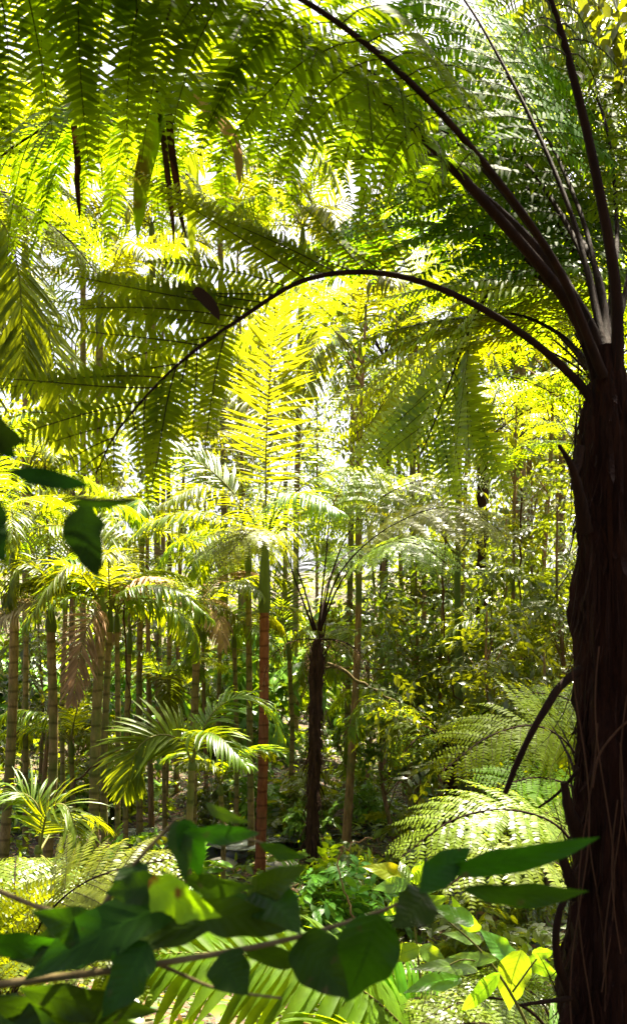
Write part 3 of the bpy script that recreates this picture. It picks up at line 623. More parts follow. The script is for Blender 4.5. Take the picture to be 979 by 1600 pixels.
# ------------------------------------------------------------------ other tree ferns and ground ferns
def fern(name, label, base, top, r, fronds, mat='fern_mid', trunk=True, auto=0, aL=1.6, aLm=.4, seed=0, group=None, aE=(40, 75), skirt=0, **kw):
    rs = random.Random(seed); t = thing(name, base, label, 'tree fern' if trunk else 'fern', group)
    if trunk:
        mb = MB(); C = curve([base - np.array([0, 0, .1]), (base + top) / 2 + np.array([rs.uniform(-.06, .06), 0, 0]), top], 50); u = np.linspace(0, 1, 50)
        mb.tube(C, r * np.interp(u, [0, .1, .7, .94, 1], [1.6, 1.1, .9, 1.05, .5]), 14, jit=.5); tr = part('trunk', mb, 'fern_trunk_far', t, smooth=False)
        fb = MB(); n = 420; k = RNG.integers(2, 49, n); th = RNG.random(n) * 6.28
        rd = np.stack([np.cos(th), np.sin(th), 0 * th], 1)
        fb.blades(C[k] + rd * r * .9, rd * .6 + np.array([0, 0, 1.0]) * np.where(u[k] > .8, 1, -.9)[:, None] + RNG.normal(size=(n, 3)) * .12, rd, .10 + .22 * RNG.random(n), .016, .5, 'strap', 3)
        part('trunk_hair', fb, 'fern_trunk_far', t, tr)
    for i in range(skirt):
        az = rs.uniform(0, 6.28); lb, rb = MB(), MB()
        fern_blades(lb, rb, arch(top, az, R(10), R(110), rs.uniform(.6, 1.0)), (0, 0, 1), .14, npairs=10, spacing=.035, pl=.03, droop=1.2, rr=.007)
        f = part('frond', rb, 'stalk_dark', t, label='dead brown hanging frond'); part('leaves', lb, 'dead', t, f)
    for pts, hint, Lm, k in fronds:
        k = {**kw, **k}; fm = k.pop('mat', mat); lb, rb = MB(), MB(); fern_blades(lb, rb, pts, hint, Lm, **k)
        f = part('frond', rb, 'stalk_dark', t, smooth=True); part('leaves', lb, fm, t, f)
    for i in range(auto):
        az = 2 * math.pi * (i / auto + rs.uniform(-.04, .04)) + seed; lb, rb = MB(), MB()
        fern_blades(lb, rb, arch(top, az, R(rs.uniform(*aE)), R(rs.uniform(70, 105)), aL * rs.uniform(.85, 1.12)), (0, 0, 1), aLm, **kw)
        f = part('frond', rb, 'stalk_dark', t, smooth=True); part('leaves', lb, mat, t, f)
    return t

def ferns():
    D = 10; F = lambda p, d=D: PP(p, d)
    kw = dict(npairs=24, spacing=.026, pl=.085, pw=.026, rr=.011, s0=.36, droop=.6)
    fern('tree_fern', 'dark slender tree fern with bristling stalks beside the reddish palm', G(483, D), P(496, 1000, D), .066, [
        (F([(500, 985), (528, 900, -.05), (590, 835, -.15), (675, 795, -.25), (740, 803, -.35), (795, 840, -.4)]), (0, -.45, 1), .72, dict(npairs=26)),
        (F([(500, 985), (520, 890, .1), (560, 810, .3), (640, 755, .6), (760, 742, .8)]), (0, -.45, 1), .66, dict()),
        (F([(497, 985), (508, 880, .1), (520, 790, .3), (560, 735, .6), (620, 745, .9)]), (0, -.4, 1), .5, dict()),
        (F([(493, 985), (468, 900, -.1), (440, 845, -.3), (395, 830, -.6), (345, 880, -.8)]), (0, -.45, 1), .5, dict()),
        (F([(500, 985), (535, 905, -.3), (590, 855, -.6), (650, 850, -.9), (710, 890, -1.1)]), (0, -.45, 1), .55, dict()),
        (F([(490, 985), (462, 910, -.05), (440, 860, -.15), (385, 832, -.3), (305, 872, -.45)]), (0, -.3, 1), .48, dict()),
        (F([(500, 985), (512, 910, .4), (550, 860, .9), (610, 850, 1.4)]), (0, -.2, 1), .45, dict(mat='fern_mid')),
    ], skirt=7, seed=50, mat='fern_pale', **kw)
    kg = dict(npairs=26, spacing=.021, pl=.068, pw=.022, rr=.010, s0=.15, droop=.5)
    gp = 'ferns on the forest floor'
    fern('ground_fern', 'broad pale green fern spreading behind the dark branch, lower left', G(60, 5.2), P(20, 1570, 5.2), .06, [
        (F([(20, 1570), (60, 1450, -.1), (140, 1375, -.1), (270, 1340, 0)], 5.2), (0, -.45, 1), .55, dict()),
        (F([(20, 1570), (90, 1480, -.3), (190, 1430, -.5), (300, 1440, -.6)], 5.2), (0, -.45, 1), .48, dict()),
        (F([(20, 1570), (-20, 1480, -.2), (-60, 1440, -.3), (-120, 1450, -.4)], 5.2), (0, -.7, .8), .45, dict()),
        (F([(20, 1570), (40, 1500, -.5), (90, 1480, -.9), (160, 1520, -1.3)], 5.2), (0, -.4, .8), .4, dict()),
    ], auto=5, aL=1.2, aLm=.4, mat='fern_pale', trunk=False, seed=51, group=gp, **kg)
    fern('ground_fern', 'silvery shining fern arching out from behind the shaggy trunk', G(905, 5.6), P(930, 1400, 5.6), .06, [
        (F([(930, 1400), (880, 1300, 0), (800, 1266, -.1), (710, 1280, -.2), (625, 1340, -.3)], 5.6), (-.1, -.4, 1), .5, dict(mat='fern_pale')),
        (F([(930, 1400), (860, 1345, -.3), (780, 1335, -.5), (690, 1390, -.7)], 5.6), (0, -.4, 1), .42, dict(mat='fern_pale')),
        (F([(930, 1400), (900, 1320, .4), (850, 1270, .8), (770, 1260, 1.2)], 5.6), (0, -.4, 1), .45, dict()),
    ], trunk=False, seed=52, group=gp, **kg)
    fern('ground_fern', 'yellow green fern on the slope just left of the shaggy trunk', G(960, 6.4), P(965, 1310, 6.4), .06, [
        (F([(965, 1310), (900, 1180, 0), (840, 1135, -.1), (765, 1150, -.2), (690, 1205, -.3)], 6.4), (-.2, -.7, .9), .5, dict()),
        (F([(965, 1310), (910, 1240, -.2), (840, 1215, -.4), (760, 1235, -.6)], 6.4), (0, -.6, .9), .45, dict()),
        (F([(965, 1310), (930, 1160, .3), (890, 1095, .6), (820, 1080, .9)], 6.4), (0, -.7, .8), .5, dict()),
    ], trunk=False, mat='fern_mid', seed=53, group=gp, **kg)
    fern('ground_fern', 'small light fern at the bottom, below the glossy broad leaves', G(870, 4.9), P(880, 1640, 4.9), .05, [
        (F([(880, 1640), (820, 1575, -.1), (740, 1560, -.2), (650, 1600, -.3)], 4.9), (0, -.5, 1), .32, dict(mat='fern_pale')),
        (F([(880, 1640), (800, 1610, -.3), (720, 1600, -.5), (640, 1640, -.6)], 4.9), (0, -.5, 1), .3, dict(mat='fern_pale')),
        (F([(880, 1640), (840, 1560, .3), (780, 1530, .5), (720, 1535, .7)], 4.9), (0, -.5, 1), .3, dict()),
    ], trunk=False, seed=54, group=gp, **kg)
    fern('ground_fern', 'feathery fern between the bright palm frond and the glossy leaves', G(600, 6.0), P(610, 1610, 6.0), .05, [], auto=7, aL=.8, aLm=.22, trunk=False, mat='fern_pale', seed=55, group=gp, **kg)
    kt = dict(npairs=18, spacing=.04, pl=.085, pw=.03, rr=.013, s0=.22, droop=.6)
    gq = 'tree ferns standing in the wood'
    fern('tree_fern', 'bright tree fern behind the shaggy trunk, its crown in sunlight', G(960, 11.5), P(950, 720, 11.5), .09, [], auto=10, aL=1.9, aLm=.5, mat='fern_mid', seed=56, group=gq, **kt)
    fern('tree_fern', 'tree fern whose crown hides behind the drooping fronds, upper left', G(-150, 8.5), P(-140, 330, 8.5), .09, [], auto=11, aL=2.3, aLm=.6, mat='fern_mid', seed=59, group=gq, **kt)
    L_ = lambda p: PP(p, 5.6)
    fern('tree_fern', 'tree fern outside the left edge, its long drooping fronds reaching in above', G(-420, 5.6), P(-420, 260, 5.6), .09, [
        (L_([(-420, 250), (-250, 130, 0), (-60, 90, .1), (130, 150, .2), (290, 270, .3), (360, 390, .3)]), (0, -.2, 1), .75, dict()),
        (L_([(-420, 250), (-280, 190, .4), (-120, 190, .7), (40, 250, 1), (170, 360, 1.2)]), (0, -.2, 1), .7, dict()),
        (L_([(-420, 250), (-240, 230, .2), (-60, 270, .4), (90, 360, .5), (170, 450, .5)]), (0, -.3, 1), .6, dict()),
        (L_([(-420, 250), (-220, 130, .6), (20, 140, 1.2), (220, 230, 1.6), (380, 350, 1.8)]), (0, -.3, 1), .75, dict()),
        (L_([(-420, 250), (-270, 60, .4), (-60, -30, .9), (180, -10, 1.3), (400, 100, 1.6), (520, 240, 1.7)]), (0, -.2, 1), .8, dict(npairs=26)),
    ], mat='fern_mid', seed=63, npairs=22, spacing=.028, pl=.1, pw=.026, rr=.016, s0=.2, droop=1.1)
    fern('tree_fern', 'tree fern standing close behind the shaggy trunk, big fronds spreading left', G(930, 10.5), P(930, 600, 10.5), .09, [], auto=13, aL=2.9, aLm=.7, mat='fern_mid', seed=64, group=gq, **{**kt, 'npairs': 22})
    fern('tree_fern', 'tree fern with high crown behind the thin reddish brown tree', G(600, 18), P(600, 560, 18), .08, [], auto=12, aL=3.2, aLm=.7, mat='fern_mid', seed=65, group=gq, **{**kt, 'npairs': 22})
    fern('tree_fern', 'tree fern between mossy tree and shaggy trunk, crown over the dark leafy trees', G(760, 14.5), P(755, 700, 14.5), .08, [], auto=11, aL=2.5, aLm=.6, mat='fern_pale', seed=66, group=gq, **kt)
    fern('tree_fern', 'low tree fern behind the silvery shining fern', G(700, 11), P(705, 1180, 11), .08, [], auto=9, aL=1.4, aLm=.38, mat='fern_mid', seed=61, group=gq, **kt)
ferns()

# ------------------------------------------------------------------ broadleaf trees, shrubs
def rand_unit(n, up=0.0):
    v = RNG.normal(size=(n, 3)); v[:, 2] += up; return nz(v)
def crown_mb(rx, rz, nclump, per, lsize, clump_r, up=1.0):
    """leaf sprays: short twigs leaving each clump centre, leaves in two rows along every twig"""
    mb = MB(); cs = rand_unit(nclump) * (RNG.random((nclump, 1)) ** .45) * np.array([rx, rx, rz])
    for c in cs:
        nt_ = max(3, int(per / 9 * RNG.uniform(.6, 1.4))); sz = lsize * RNG.uniform(.7, 1.35)
        td = rand_unit(nt_, -.15); td[:, 2] *= .6; td = nz(td); tn = nz(rand_unit(nt_, 2.2 * up)); L = clump_r * RNG.uniform(.9, 2.0, nt_)
        o0 = c + RNG.normal(size=(nt_, 3)) * clump_r * .3
        mb.blades(o0, td, tn, L, .012 + 0 * L, .6, 'ribbon', 3)
        for q in np.linspace(.18, 1, 5):
            for sg in (-1, 1):
                b_ = nz(np.cross(td, tn)); k_ = .6 * q
                p_ = o0 + L[:, None] * q * (td * math.cos(k_ / 2) - tn * math.sin(k_ / 2))
                d_ = b_ * sg * RNG.uniform(.6, 1, (nt_, 1)) + td * RNG.uniform(.3, .8, (nt_, 1)) + np.array([0, 0, -.25]) + RNG.normal(size=(nt_, 3)) * .12
                mb.blades(p_, d_, tn + RNG.normal(size=(nt_, 3)) * .22, sz * RNG.uniform(.7, 1.25, nt_), sz * .42 * RNG.uniform(.8, 1.15, nt_), .5, 'lance', 3, fold=.15)
    return mb, cs
def tree(name, label, base, H, r, rx, rz, nclump, per, lsize, mat, bark='tree_bark', group=None, lean=(0, 0), cr=.45, cat='tree', bare=.45):
    t = thing(name, base, label, cat, group)
    top = base + np.array([lean[0], lean[1], H])
    ctr = base + (top - base) * (1 - rz / H * .8) if rz < H else base + np.array([0, 0, rz])
    mb, cs = crown_mb(rx, rz, nclump, per, lsize, cr); mb.v = [v + ctr for v in mb.v]; cs = cs + ctr
    part('crown', mb, mat, t)
    tb = MB(); w1 = RNG.normal(size=2) * .12
    C = curve([base - np.array([0, 0, .2]), base + (top - base) * .4 + np.array([w1[0], w1[1], 0]), base + (top - base) * .75, top], 30)
    tb.tube(C, r * np.linspace(1.15, .3, 30) * (1 + .04 * np.sin(np.arange(30) * 1.9)), 8, jit=.1)
    for c in cs[:: max(1, len(cs) // 14)]:
        h = np.clip((c[2] - .5 * rx - base[2]) / H, .12, .93); s = C[int(h * 29)]
        tb.tube(curve([s, (s + c) / 2 + np.array([0, 0, .1]), c], 8), np.linspace(r * .32, r * .08, 8), 5)
    part('trunk', tb, bark, t, smooth=True)
    return t
def copy_tree(root, loc, rz, scale, label, group):
    r = root.copy(); COL.objects.link(r); r.location = loc; r.rotation_euler = (0, 0, rz); r.scale = scale
    r['label'] = label; r['group'] = group
    for ch in root.children:
        c = ch.copy(); COL.objects.link(c); c.parent = r
    return r

def trees():
    gs = 'slender trees standing in the middle of the wood'
    spec = [  # px, D, height, radius, label, bark
        (535, 12.5, 7.5, .058, 'straight pale brown tree just right of the dark tree fern', 'tree_bark'),
        (730, 11.5, 6.5, .055, 'slim mossy green tree standing right of centre', 'tree_bark_moss'),
        (716, 15, 8, .05, 'dark thin tree close behind the slim mossy tree', 'tree_bark'),
        (793, 12.5, 6, .035, 'very thin tree between the mossy tree and the shaggy fern trunk', 'tree_bark'),
        (650, 16, 8.5, .05, 'right one of a pair of thin brown trees right of centre', 'tree_bark'),
        (633, 17, 8.5, .05, 'left one of a pair of thin brown trees right of centre', 'tree_bark'),
        (604, 18, 9, .05, 'thin reddish brown tree left of the thin pair', 'tree_bark'),
        (566, 15, 7.5, .032, 'thinnest pale tree right of the straight pale brown tree', 'tree_bark'),
        (237, 15, 8, .045, 'thin brown tree right beside the thin pale palm', 'tree_bark'),
        (60, 14, 7, .035, 'thin dark tree left of the pale trunked palm', 'tree_bark'),
        (420, 16, 8, .04, 'thin tree right behind the reddish palm', 'tree_bark'),
        (275, 17, 8.5, .05, 'thin tree left of the brown palm with dead fronds', 'tree_bark'),
        (860, 14, 8, .055, 'tree half hidden by the shaggy fern trunk', 'tree_bark'),
        (110, 17, 8, .05, 'thin tree between the pale trunked palm and the cluster', 'tree_bark'),
        (325, 15.5, 7, .035, 'thin crooked tree right of the brown palm', 'tree_bark'),
    ]
    for i, (px, D, H, r, lab, bk) in enumerate(spec):
        dark = i in (1, 2, 3)
        tree('slender_tree', lab, G(px, D), H, r, .8, H * .2, 9, 26, .12, ['tree_leaf_y', 'tree_leaf_d', 'tree_leaf'][1 if dark else (0 if i % 3 else 2)], bk, gs, (RNG.normal() * .15, 0), .42)
    # leafy small trees of the right middle
    for px, D, H, rx, lab, m in ((650, 13.5, 4.4, 1.1, 'dark leafy tree between the straight pale brown tree and the mossy tree', 'tree_leaf_d'), (870, 11.5, 4.6, .9, 'dark leafy tree touching the shaggy trunk above the ferns', 'tree_leaf_d'), (690, 16.5, 6.0, 1.5, 'tall leafy tree behind the dark leaved small tree', 'tree_leaf'), (880, 16, 6.5, 1.6, 'tall leafy tree half behind the shaggy trunk', 'tree_leaf'), (790, 15, 5.0, 1.5, 'broad dark leafy tree filling the gap left of the shaggy trunk', 'tree_leaf_d'), (600, 17, 4.2, 1.3, 'dark leafy tree behind the straight pale brown tree', 'tree_leaf_d'), (250, 18, 4.4, 1.6, 'dark leafy tree behind the thin pale palm', 'tree_leaf_d'), (60, 16.5, 4.2, 1.5, 'dark leafy tree behind the pale trunked palm', 'tree_leaf_d'), (760, 10.5, 3.3, 1.0, 'leafy dark small tree in front of the mossy tree', 'tree_leaf_d'), (850, 10, 3.0, .8, 'small glossy leaved tree against the shaggy trunk', 'tree_leaf'),
                                 (690, 13, 4.2, 1.0, 'dark leaved small tree behind the mossy tree', 'tree_leaf_d'), (620, 14, 3.0, .9, 'low leafy tree under the thin pair', 'tree_leaf'),
                                 (830, 13, 5.2, 1.2, 'bright leaved tree over the yellow green fern', 'tree_leaf_y')):
        tree('small_tree', lab, G(px, D), H, .035, rx, H * .42, 30, 70, .11, m, 'tree_bark', 'leafy small trees', (0, 0), .3)
    # background wood: a few kinds, copied
    protos = []
    for i, m in enumerate(('tree_leaf_y', 'tree_leaf', 'tree_leaf_d', 'tree_leaf')):
        protos.append(tree('forest_tree', 'leafy slender tree in the sunlit wood behind', G(0, 24), 12 + 1.3 * i, .09, 2.0, 5.2, 58, 72, .2, m, 'tree_bark', 'slender trees of the wood behind', (0, 0), .5))
    k = 0; rs = random.Random(5)
    for D in (23, 27, 32, 38):
        half = 700 + 40; n = int(3 + D * .075)
        for j in range(n):
            px = CX - half + 2 * half * (j + rs.uniform(.1, .9)) / n; b = G(px, D + rs.uniform(-1.5, 1.5)); s = rs.uniform(.75, 1.2)
            p0 = protos[k % 4]
            if k < 4: p0.location = b; p0.rotation_euler.z = rs.uniform(0, 6); p0.scale = (s, s, s)
            else: copy_tree(p0, b, rs.uniform(0, 6.28), (s, s, s * rs.uniform(.9, 1.15)), 'leafy slender tree in the sunlit wood behind', 'slender trees of the wood behind')
            k += 1
trees()

def added_shade_tree():  # crown added out of view to shade the foreground; only its corner leaves show
    base = np.array([3.6, 2.6, float(gz(3.6, 2.6))])
    t = thing('added_shade_tree', base, 'tall broad crowned tree added mostly out of view for shade, its dark leaves at the top corner', 'tree')
    tb = MB(); C = curve([base - np.array([0, 0, .2]), base + np.array([-.2, .2, 3]), (2.6, 3.4, 6.3), (1.4, 3.9, 7.6)], 30)
    tb.tube(C, np.linspace(.2, .07, 30), 12, jit=.08)
    mb, cs = crown_mb(3.1, .9, 150, 70, .17, .42); off = np.array([.65, 2.7, 7.1]); mb.v = [v + off for v in mb.v]; cs = cs + off
    for q in (P(985, 40, 5.0), P(930, 20, 5.2), P(975, 130, 5.1), P(1010, 90, 4.9), P(900, -20, 5.2)):
        o = q + RNG.normal(size=(70, 3)) * .17; mb.blades(o, rand_unit(70) - np.array([0, 0, .7]), rand_unit(70, .6), RNG.uniform(.08, .17, 70), .05, .5, 'lance', 4, fold=.2); cs = np.vstack([cs, q, q])
    for c in np.vstack([cs[:-10:6], cs[-10::2]]):
        s_ = C[22]; tb.tube(curve([s_, (s_ + c) / 2 + np.array([0, 0, .25]), c], 8), np.linspace(.05, .012, 8), 6)
    part('trunk', tb, 'tree_bark', t, smooth=True); part('crown', mb, 'tree_leaf_d', t)
added_shade_tree()

def shrubs():
    protos = []; gl = 'leafy shrubs of the understorey'
    for i, m in enumerate(('under', 'tree_leaf_d', 'broad_light', 'under')):
        mb, cs = crown_mb(.55, .5, 16, 50, .10 + .02 * i, .2); mb.v = [v + np.array([0, 0, .6]) for v in mb.v]
        t = thing('shrub', (0, 0, 0), 'low leafy shrub on the forest floor among the trunks', 'shrub', gl)
        part('foliage', mb, m, t)
        tb = MB()
        for c in cs[:6]: tb.tube(curve([(0, 0, -.1), c * .4 + np.array([0, 0, .25]), c + np.array([0, 0, .6])], 7), np.linspace(.015, .005, 7), 5)
        part('stem', tb, 'tree_bark', t); protos.append(t)
    rs = random.Random(9); k = 0
    for j in range(84):
        D = rs.uniform(8, 20) if j < 52 else rs.uniform(20, 30); px = rs.uniform(-60, 960)
        if 290 < px < 460 and D < 14.5: continue
        b = G(px, D); s = rs.uniform(.6, 1.25) * (1 if D < 20 else 1.8)
        if k < 4: t = protos[k]; t.location = b; t.scale = (s, s, s)
        else: copy_tree(protos[k % 4], b, rs.uniform(0, 6.28), (s, s, s * rs.uniform(.8, 1.4)), 'low leafy shrub on the forest floor among the trunks', gl)
        k += 1
shrubs()

def covers():
    def field(n, y0, y1, hmax):
        y = y0 + (y1 - y0) * RNG.random(n) ** .8; x = (RNG.random(n) - .5) * (y * .85 + 3)
        h = hmax * np.clip(.35 + .5 * np.sin(x * 1.3 + 2 * np.sin(y * .7)) + .35 * np.sin(y * 1.1 + x * .4), .05, 1)
        cre = (np.abs(y - 13.6) < 1.0) & (x > -3) & (x < .6)
        h = np.where(cre, .03, h)
        z = gz(x, y) + h * RNG.random(n)
        return np.stack([x, y, z], 1)
    mb = MB(); o = field(27000, 5.0, 26, .6); n = len(o); d = rand_unit(n); d[:, 2] *= .4
    mb.blades(o, d, rand_unit(n, 1.6), (szz := .05 + .2 * RNG.random(n) ** 2.2), szz * RNG.uniform(.3, .6, n), .5, 'lance', 3, fold=.25)
    o = np.stack([(RNG.random(9000) - .5) * 60, 24 + 24 * RNG.random(9000), np.zeros(9000)], 1); o[:, 2] = gz(o[:, 0], o[:, 1]) + RNG.random(9000) ** 1.5 * 2.2; n = len(o); d = rand_unit(n)
    mb.blades(o, d, rand_unit(n, 1.2), RNG.uniform(.18, .42, n), RNG.uniform(.09, .18, n), .5, 'lance', 2, fold=.25)
    solo('undergrowth', mb, 'under', 'mixed low leafy undergrowth covering the forest floor', 'undergrowth', kind='stuff', origin=(0, 0, 0))
    mb = MB(); o = field(9000, 4, 22, .02); n = len(o)
    mb.blades(o + np.array([0, 0, .02]), rand_unit(n) * np.array([1, 1, .25]), rand_unit(n, 2.5), RNG.uniform(.06, .16, n), RNG.uniform(.02, .06, n), RNG.normal(size=n) * .7, 'lance', 3, fold=.2)
    solo('leaf_litter', mb, 'litter', 'brown fallen leaves scattered over the forest floor', 'leaf litter', kind='stuff', origin=(0, 0, 0))
    mb = MB(); nc = 420; c = np.stack([(RNG.random(nc) - .5) * 60, 42 + RNG.random(nc) * 22, RNG.random(nc) ** 1.3 * 13], 1)
    c[:, 2] += gz(c[:, 0], c[:, 1])
    for q in c:
        n = 60; o = q + RNG.normal(size=(n, 3)) * np.array([1.3, 1.3, .9])
        mb.blades(o, rand_unit(n), rand_unit(n, .8), RNG.uniform(.3, .6, n), RNG.uniform(.14, .26, n), .4, 'lance', 2, fold=.2)
    solo('distant_forest', mb, 'tree_leaf_y', 'sunlit mass of far forest foliage behind the trees', 'forest', kind='stuff', origin=(0, 45, 0))
covers()

# ------------------------------------------------------------------ broad leaves in front
def leaf_at(mb, b, t, width, roll=0.0, k=.3, prof='ovate', fold=.14, face=(0, -1, .35), ragged=0.0):
    """one broad leaf: bent blade with midrib fold and wavy margin; mb.uv keeps (across, along) for the veins"""
    b, t = np.asarray(b), np.asarray(t); d = t - b; L = np.linalg.norm(d) * (1 + .04 * abs(k)); d = nz(d)
    n = np.asarray(face, float); n = nz(n - d * (n @ d)); bb = np.cross(d, n)
    n, bb = n * math.cos(roll) + bb * math.sin(roll), bb * math.cos(roll) - n * math.sin(roll)
    d2 = d * math.cos(k / 2) + n * math.sin(k / 2); nn = n * math.cos(k / 2) - d * math.sin(k / 2)
    S_, A = 19, 9; tt = np.linspace(0, 1, S_); kk = k if abs(k) > 1e-3 else 1e-3
    c = b + L * ((np.sin(kk * tt) / kk)[:, None] * d2 - ((1 - np.cos(kk * tt)) / kk)[:, None] * nn)
    nl = np.cos(kk * tt)[:, None] * nn + np.sin(kk * tt)[:, None] * d2
    sway = width * RNG.uniform(-.12, .12) * np.sin(tt * np.pi)
    hw = PROF[prof](tt) * width / 2
    f1, f2, p1, p2 = RNG.uniform(9, 15), RNG.uniform(9, 15), RNG.uniform(0, 6), RNG.uniform(0, 6)
    V, UV = [], []
    for i in range(S_):
        for u in np.linspace(-1, 1, A):
            e = abs(u); h = hw[i] * (1 + .05 * math.sin(tt[i] * (f1 if u > 0 else f2) * 1.7 + p2))
            if ragged: h *= 1 + ragged * (math.sin(tt[i] * 17 + p1) * .6 + math.sin(tt[i] * 31 + p2) * .4) * (1 if u > 0 else .4)
            lift = fold * hw[i] * e ** 1.3 + .2 * hw[i] * e ** 2 * math.sin(tt[i] * (f1 if u > 0 else f2) + (p1 if u > 0 else p2))
            V.append(c[i] + bb * (u * h + sway[i]) + nl[i] * lift); UV.append((u, tt[i]))
    i = (np.arange(S_ - 1)[:, None] * A + np.arange(A - 1)[None]).ravel()
    mb.add(V, np.stack([i, i + 1, i + A + 1, i + A], 1)); mb.uv = UV
def vein_uv(o, uv):
    at = o.data.attributes.new('leaf_uv', 'FLOAT_VECTOR', 'POINT')
    at.data.foreach_set('vector', np.array([(a, b, 0) for a, b in uv], np.float32).ravel())
def leafy_branch(name, label, cat, D, stems, leaves, mat, smat, group=None, dj=.06, seed=0, prof='ovate'):
    rs = random.Random(seed); root = PP([stems[0][0][0]], D)[0]
    t = thing(name, root, label, cat, group)
    sm = MB()
    for pts, r0, r1 in stems: sm.tube(curve(PP(pts, D), 24), np.linspace(r0, r1, 24), 7, jit=.08)
    st = part('stem', sm, smat, t, smooth=True)
    for lf in leaves:
        (x0, y0), (x1, y1), wpx = lf[:3]; kw = dict(lf[3]) if len(lf) > 3 else {}
        m = kw.pop('mat', mat); lab = kw.pop('label', None); dz = kw.pop('dz', rs.uniform(-dj, dj)); de = kw.pop('de', rs.uniform(-dj, dj))
        mb = MB(); kw.setdefault('prof', prof); kw.setdefault('k', rs.uniform(.2, .7)); kw.setdefault('roll', rs.uniform(-.4, .4))
        leaf_at(mb, P(x0, y0, D + dz), P(x1, y1, D + de), wpx / FPX * D * .92, **kw)
        vein_uv(part('leaf', mb, m, t, smooth=True, label=lab), mb.uv)
    return t

leafy_branch('leafy_branch', 'dark broad leaved branch reaching in low across the bottom, one leaf yellow', 'branch', 1.35, [
    ([(-120, 1560, -.05), (0, 1538, 0), (150, 1520, 0), (300, 1497, 0), (450, 1468, .02), (600, 1422, .04), (665, 1390, .05), (700, 1385, .05)], .007, .0025),
    ([(120, 1480, .05), (165, 1410, .05), (215, 1345, .05), (275, 1280, .04)], .0055, .0022),
    ([(-60, 1370, .1), (0, 1393, .1), (70, 1420, .1), (150, 1432, .1), (240, 1425, .1)], .0045, .003),
    ([(180, 1480, .03), (260, 1512, .03), (340, 1545, .03), (440, 1560, .03)], .0035, .0018),
    ([(275, 1300, .06), (360, 1305, .06), (470, 1335, .06)], .003, .0012),
], [
    ((655, 1395), (735, 1325), 55, dict(k=-.3, roll=.2, prof='lance')), ((690, 1360), (935, 1308), 48, dict(k=.75, roll=.5, prof='lance')),
    ((720, 1388), (918, 1392), 44, dict(k=.4, roll=.55, prof='lance')), ((665, 1392), (612, 1450), 72, dict(k=.2, roll=.1)),
    ((590, 1428), (540, 1565), 112, dict(k=.35, roll=-.2)), ((470, 1462), (545, 1560), 95, dict(k=.3, roll=.3)), 
    ((345, 1490), (388, 1555), 75, dict(k=.2, roll=.1)), ((380, 1483), (520, 1500), 40, dict(k=.5, roll=.6)),
    ((290, 1415), (475, 1445), 66, dict(k=.3, roll=.3)), ((395, 1395), (470, 1460), 78, dict(k=.2)), ((385, 1405), (480, 1350), 58, dict(k=.3)),
    ((300, 1400), (40, 1530), 92, dict(k=.3, roll=.2, prof='lance')), ((350, 1440), (90, 1500), 80, dict(k=.4, roll=.4, prof='lance')), ((470, 1425), (180, 1450), 74, dict(k=.3, roll=.5, prof='lance')),
    ((150, 1490), (15, 1500), 80, dict(k=.4, roll=.3)), ((165, 1470), (50, 1425), 70, dict(k=.4)), ((230, 1470), (160, 1590), 84, dict(k=.3)),
    ((30, 1545), (250, 1580), 60, dict(k=.3, roll=.3, prof='lance')), ((-30, 1560), (235, 1606), 60, dict(k=.35, roll=.4, prof='lance')), ((-40, 1580), (120, 1640), 90, dict(k=.3)),
    ((-40, 1470), (110, 1470), 52, dict(k=.3, roll=.5)),
    ((275, 1282), (290, 1375), 44, dict(k=.25, roll=.3)), ((285, 1280), (315, 1372), 46, dict(k=.3, roll=-.3)), ((285, 1300), (405, 1302), 34, dict(k=.35, roll=.5, prof='lance')),
    ((320, 1255), (390, 1285), 24, dict(k=.5, roll=.6, prof='lance')), ((405, 1318), (478, 1340), 26, dict(k=.4, roll=.4, prof='lance')),
    ((215, 1345), (195, 1430), 62, dict(k=.3)), ((250, 1385), (165, 1395), 56, dict(k=.3)), ((290, 1375), (400, 1385), 40, dict(k=.3, roll=.5)),
    ((232, 1375), (345, 1432), 62, dict(mat='torn', k=.5, roll=.25, ragged=.3, label='torn yellow green leaf with brown spots, sun fleck put into its colour', dz=-.05, de=-.05)),
], 'broad_dark', 'stalk_brown', seed=3)

leafy_branch('leafy_twig', 'blurred dark heart shaped leaves close by at the left edge', 'twig', .95, [
    ([(-80, 730, 0), (-20, 735, 0), (60, 745, 0), (130, 778, 0), (215, 780, 0)], .0022, .0012),
], [
    ((-60, 660), (42, 690), 85, dict(k=.5, roll=.7, prof='ovate')), ((15, 735), (145, 760), 34, dict(k=.5, roll=.3, prof='lance')), ((-35, 770), (10, 880), 80, dict(k=.3)),
    ((125, 790), (155, 905), 74, dict(k=.3)), ((105, 785), (215, 782), 22, dict(k=.5, roll=.9, prof='lance')), ((-30, 640), (30, 720), 60, dict(k=.4, roll=.8)),
], 'broad_black', 'stalk_dark', seed=4, dj=.02)

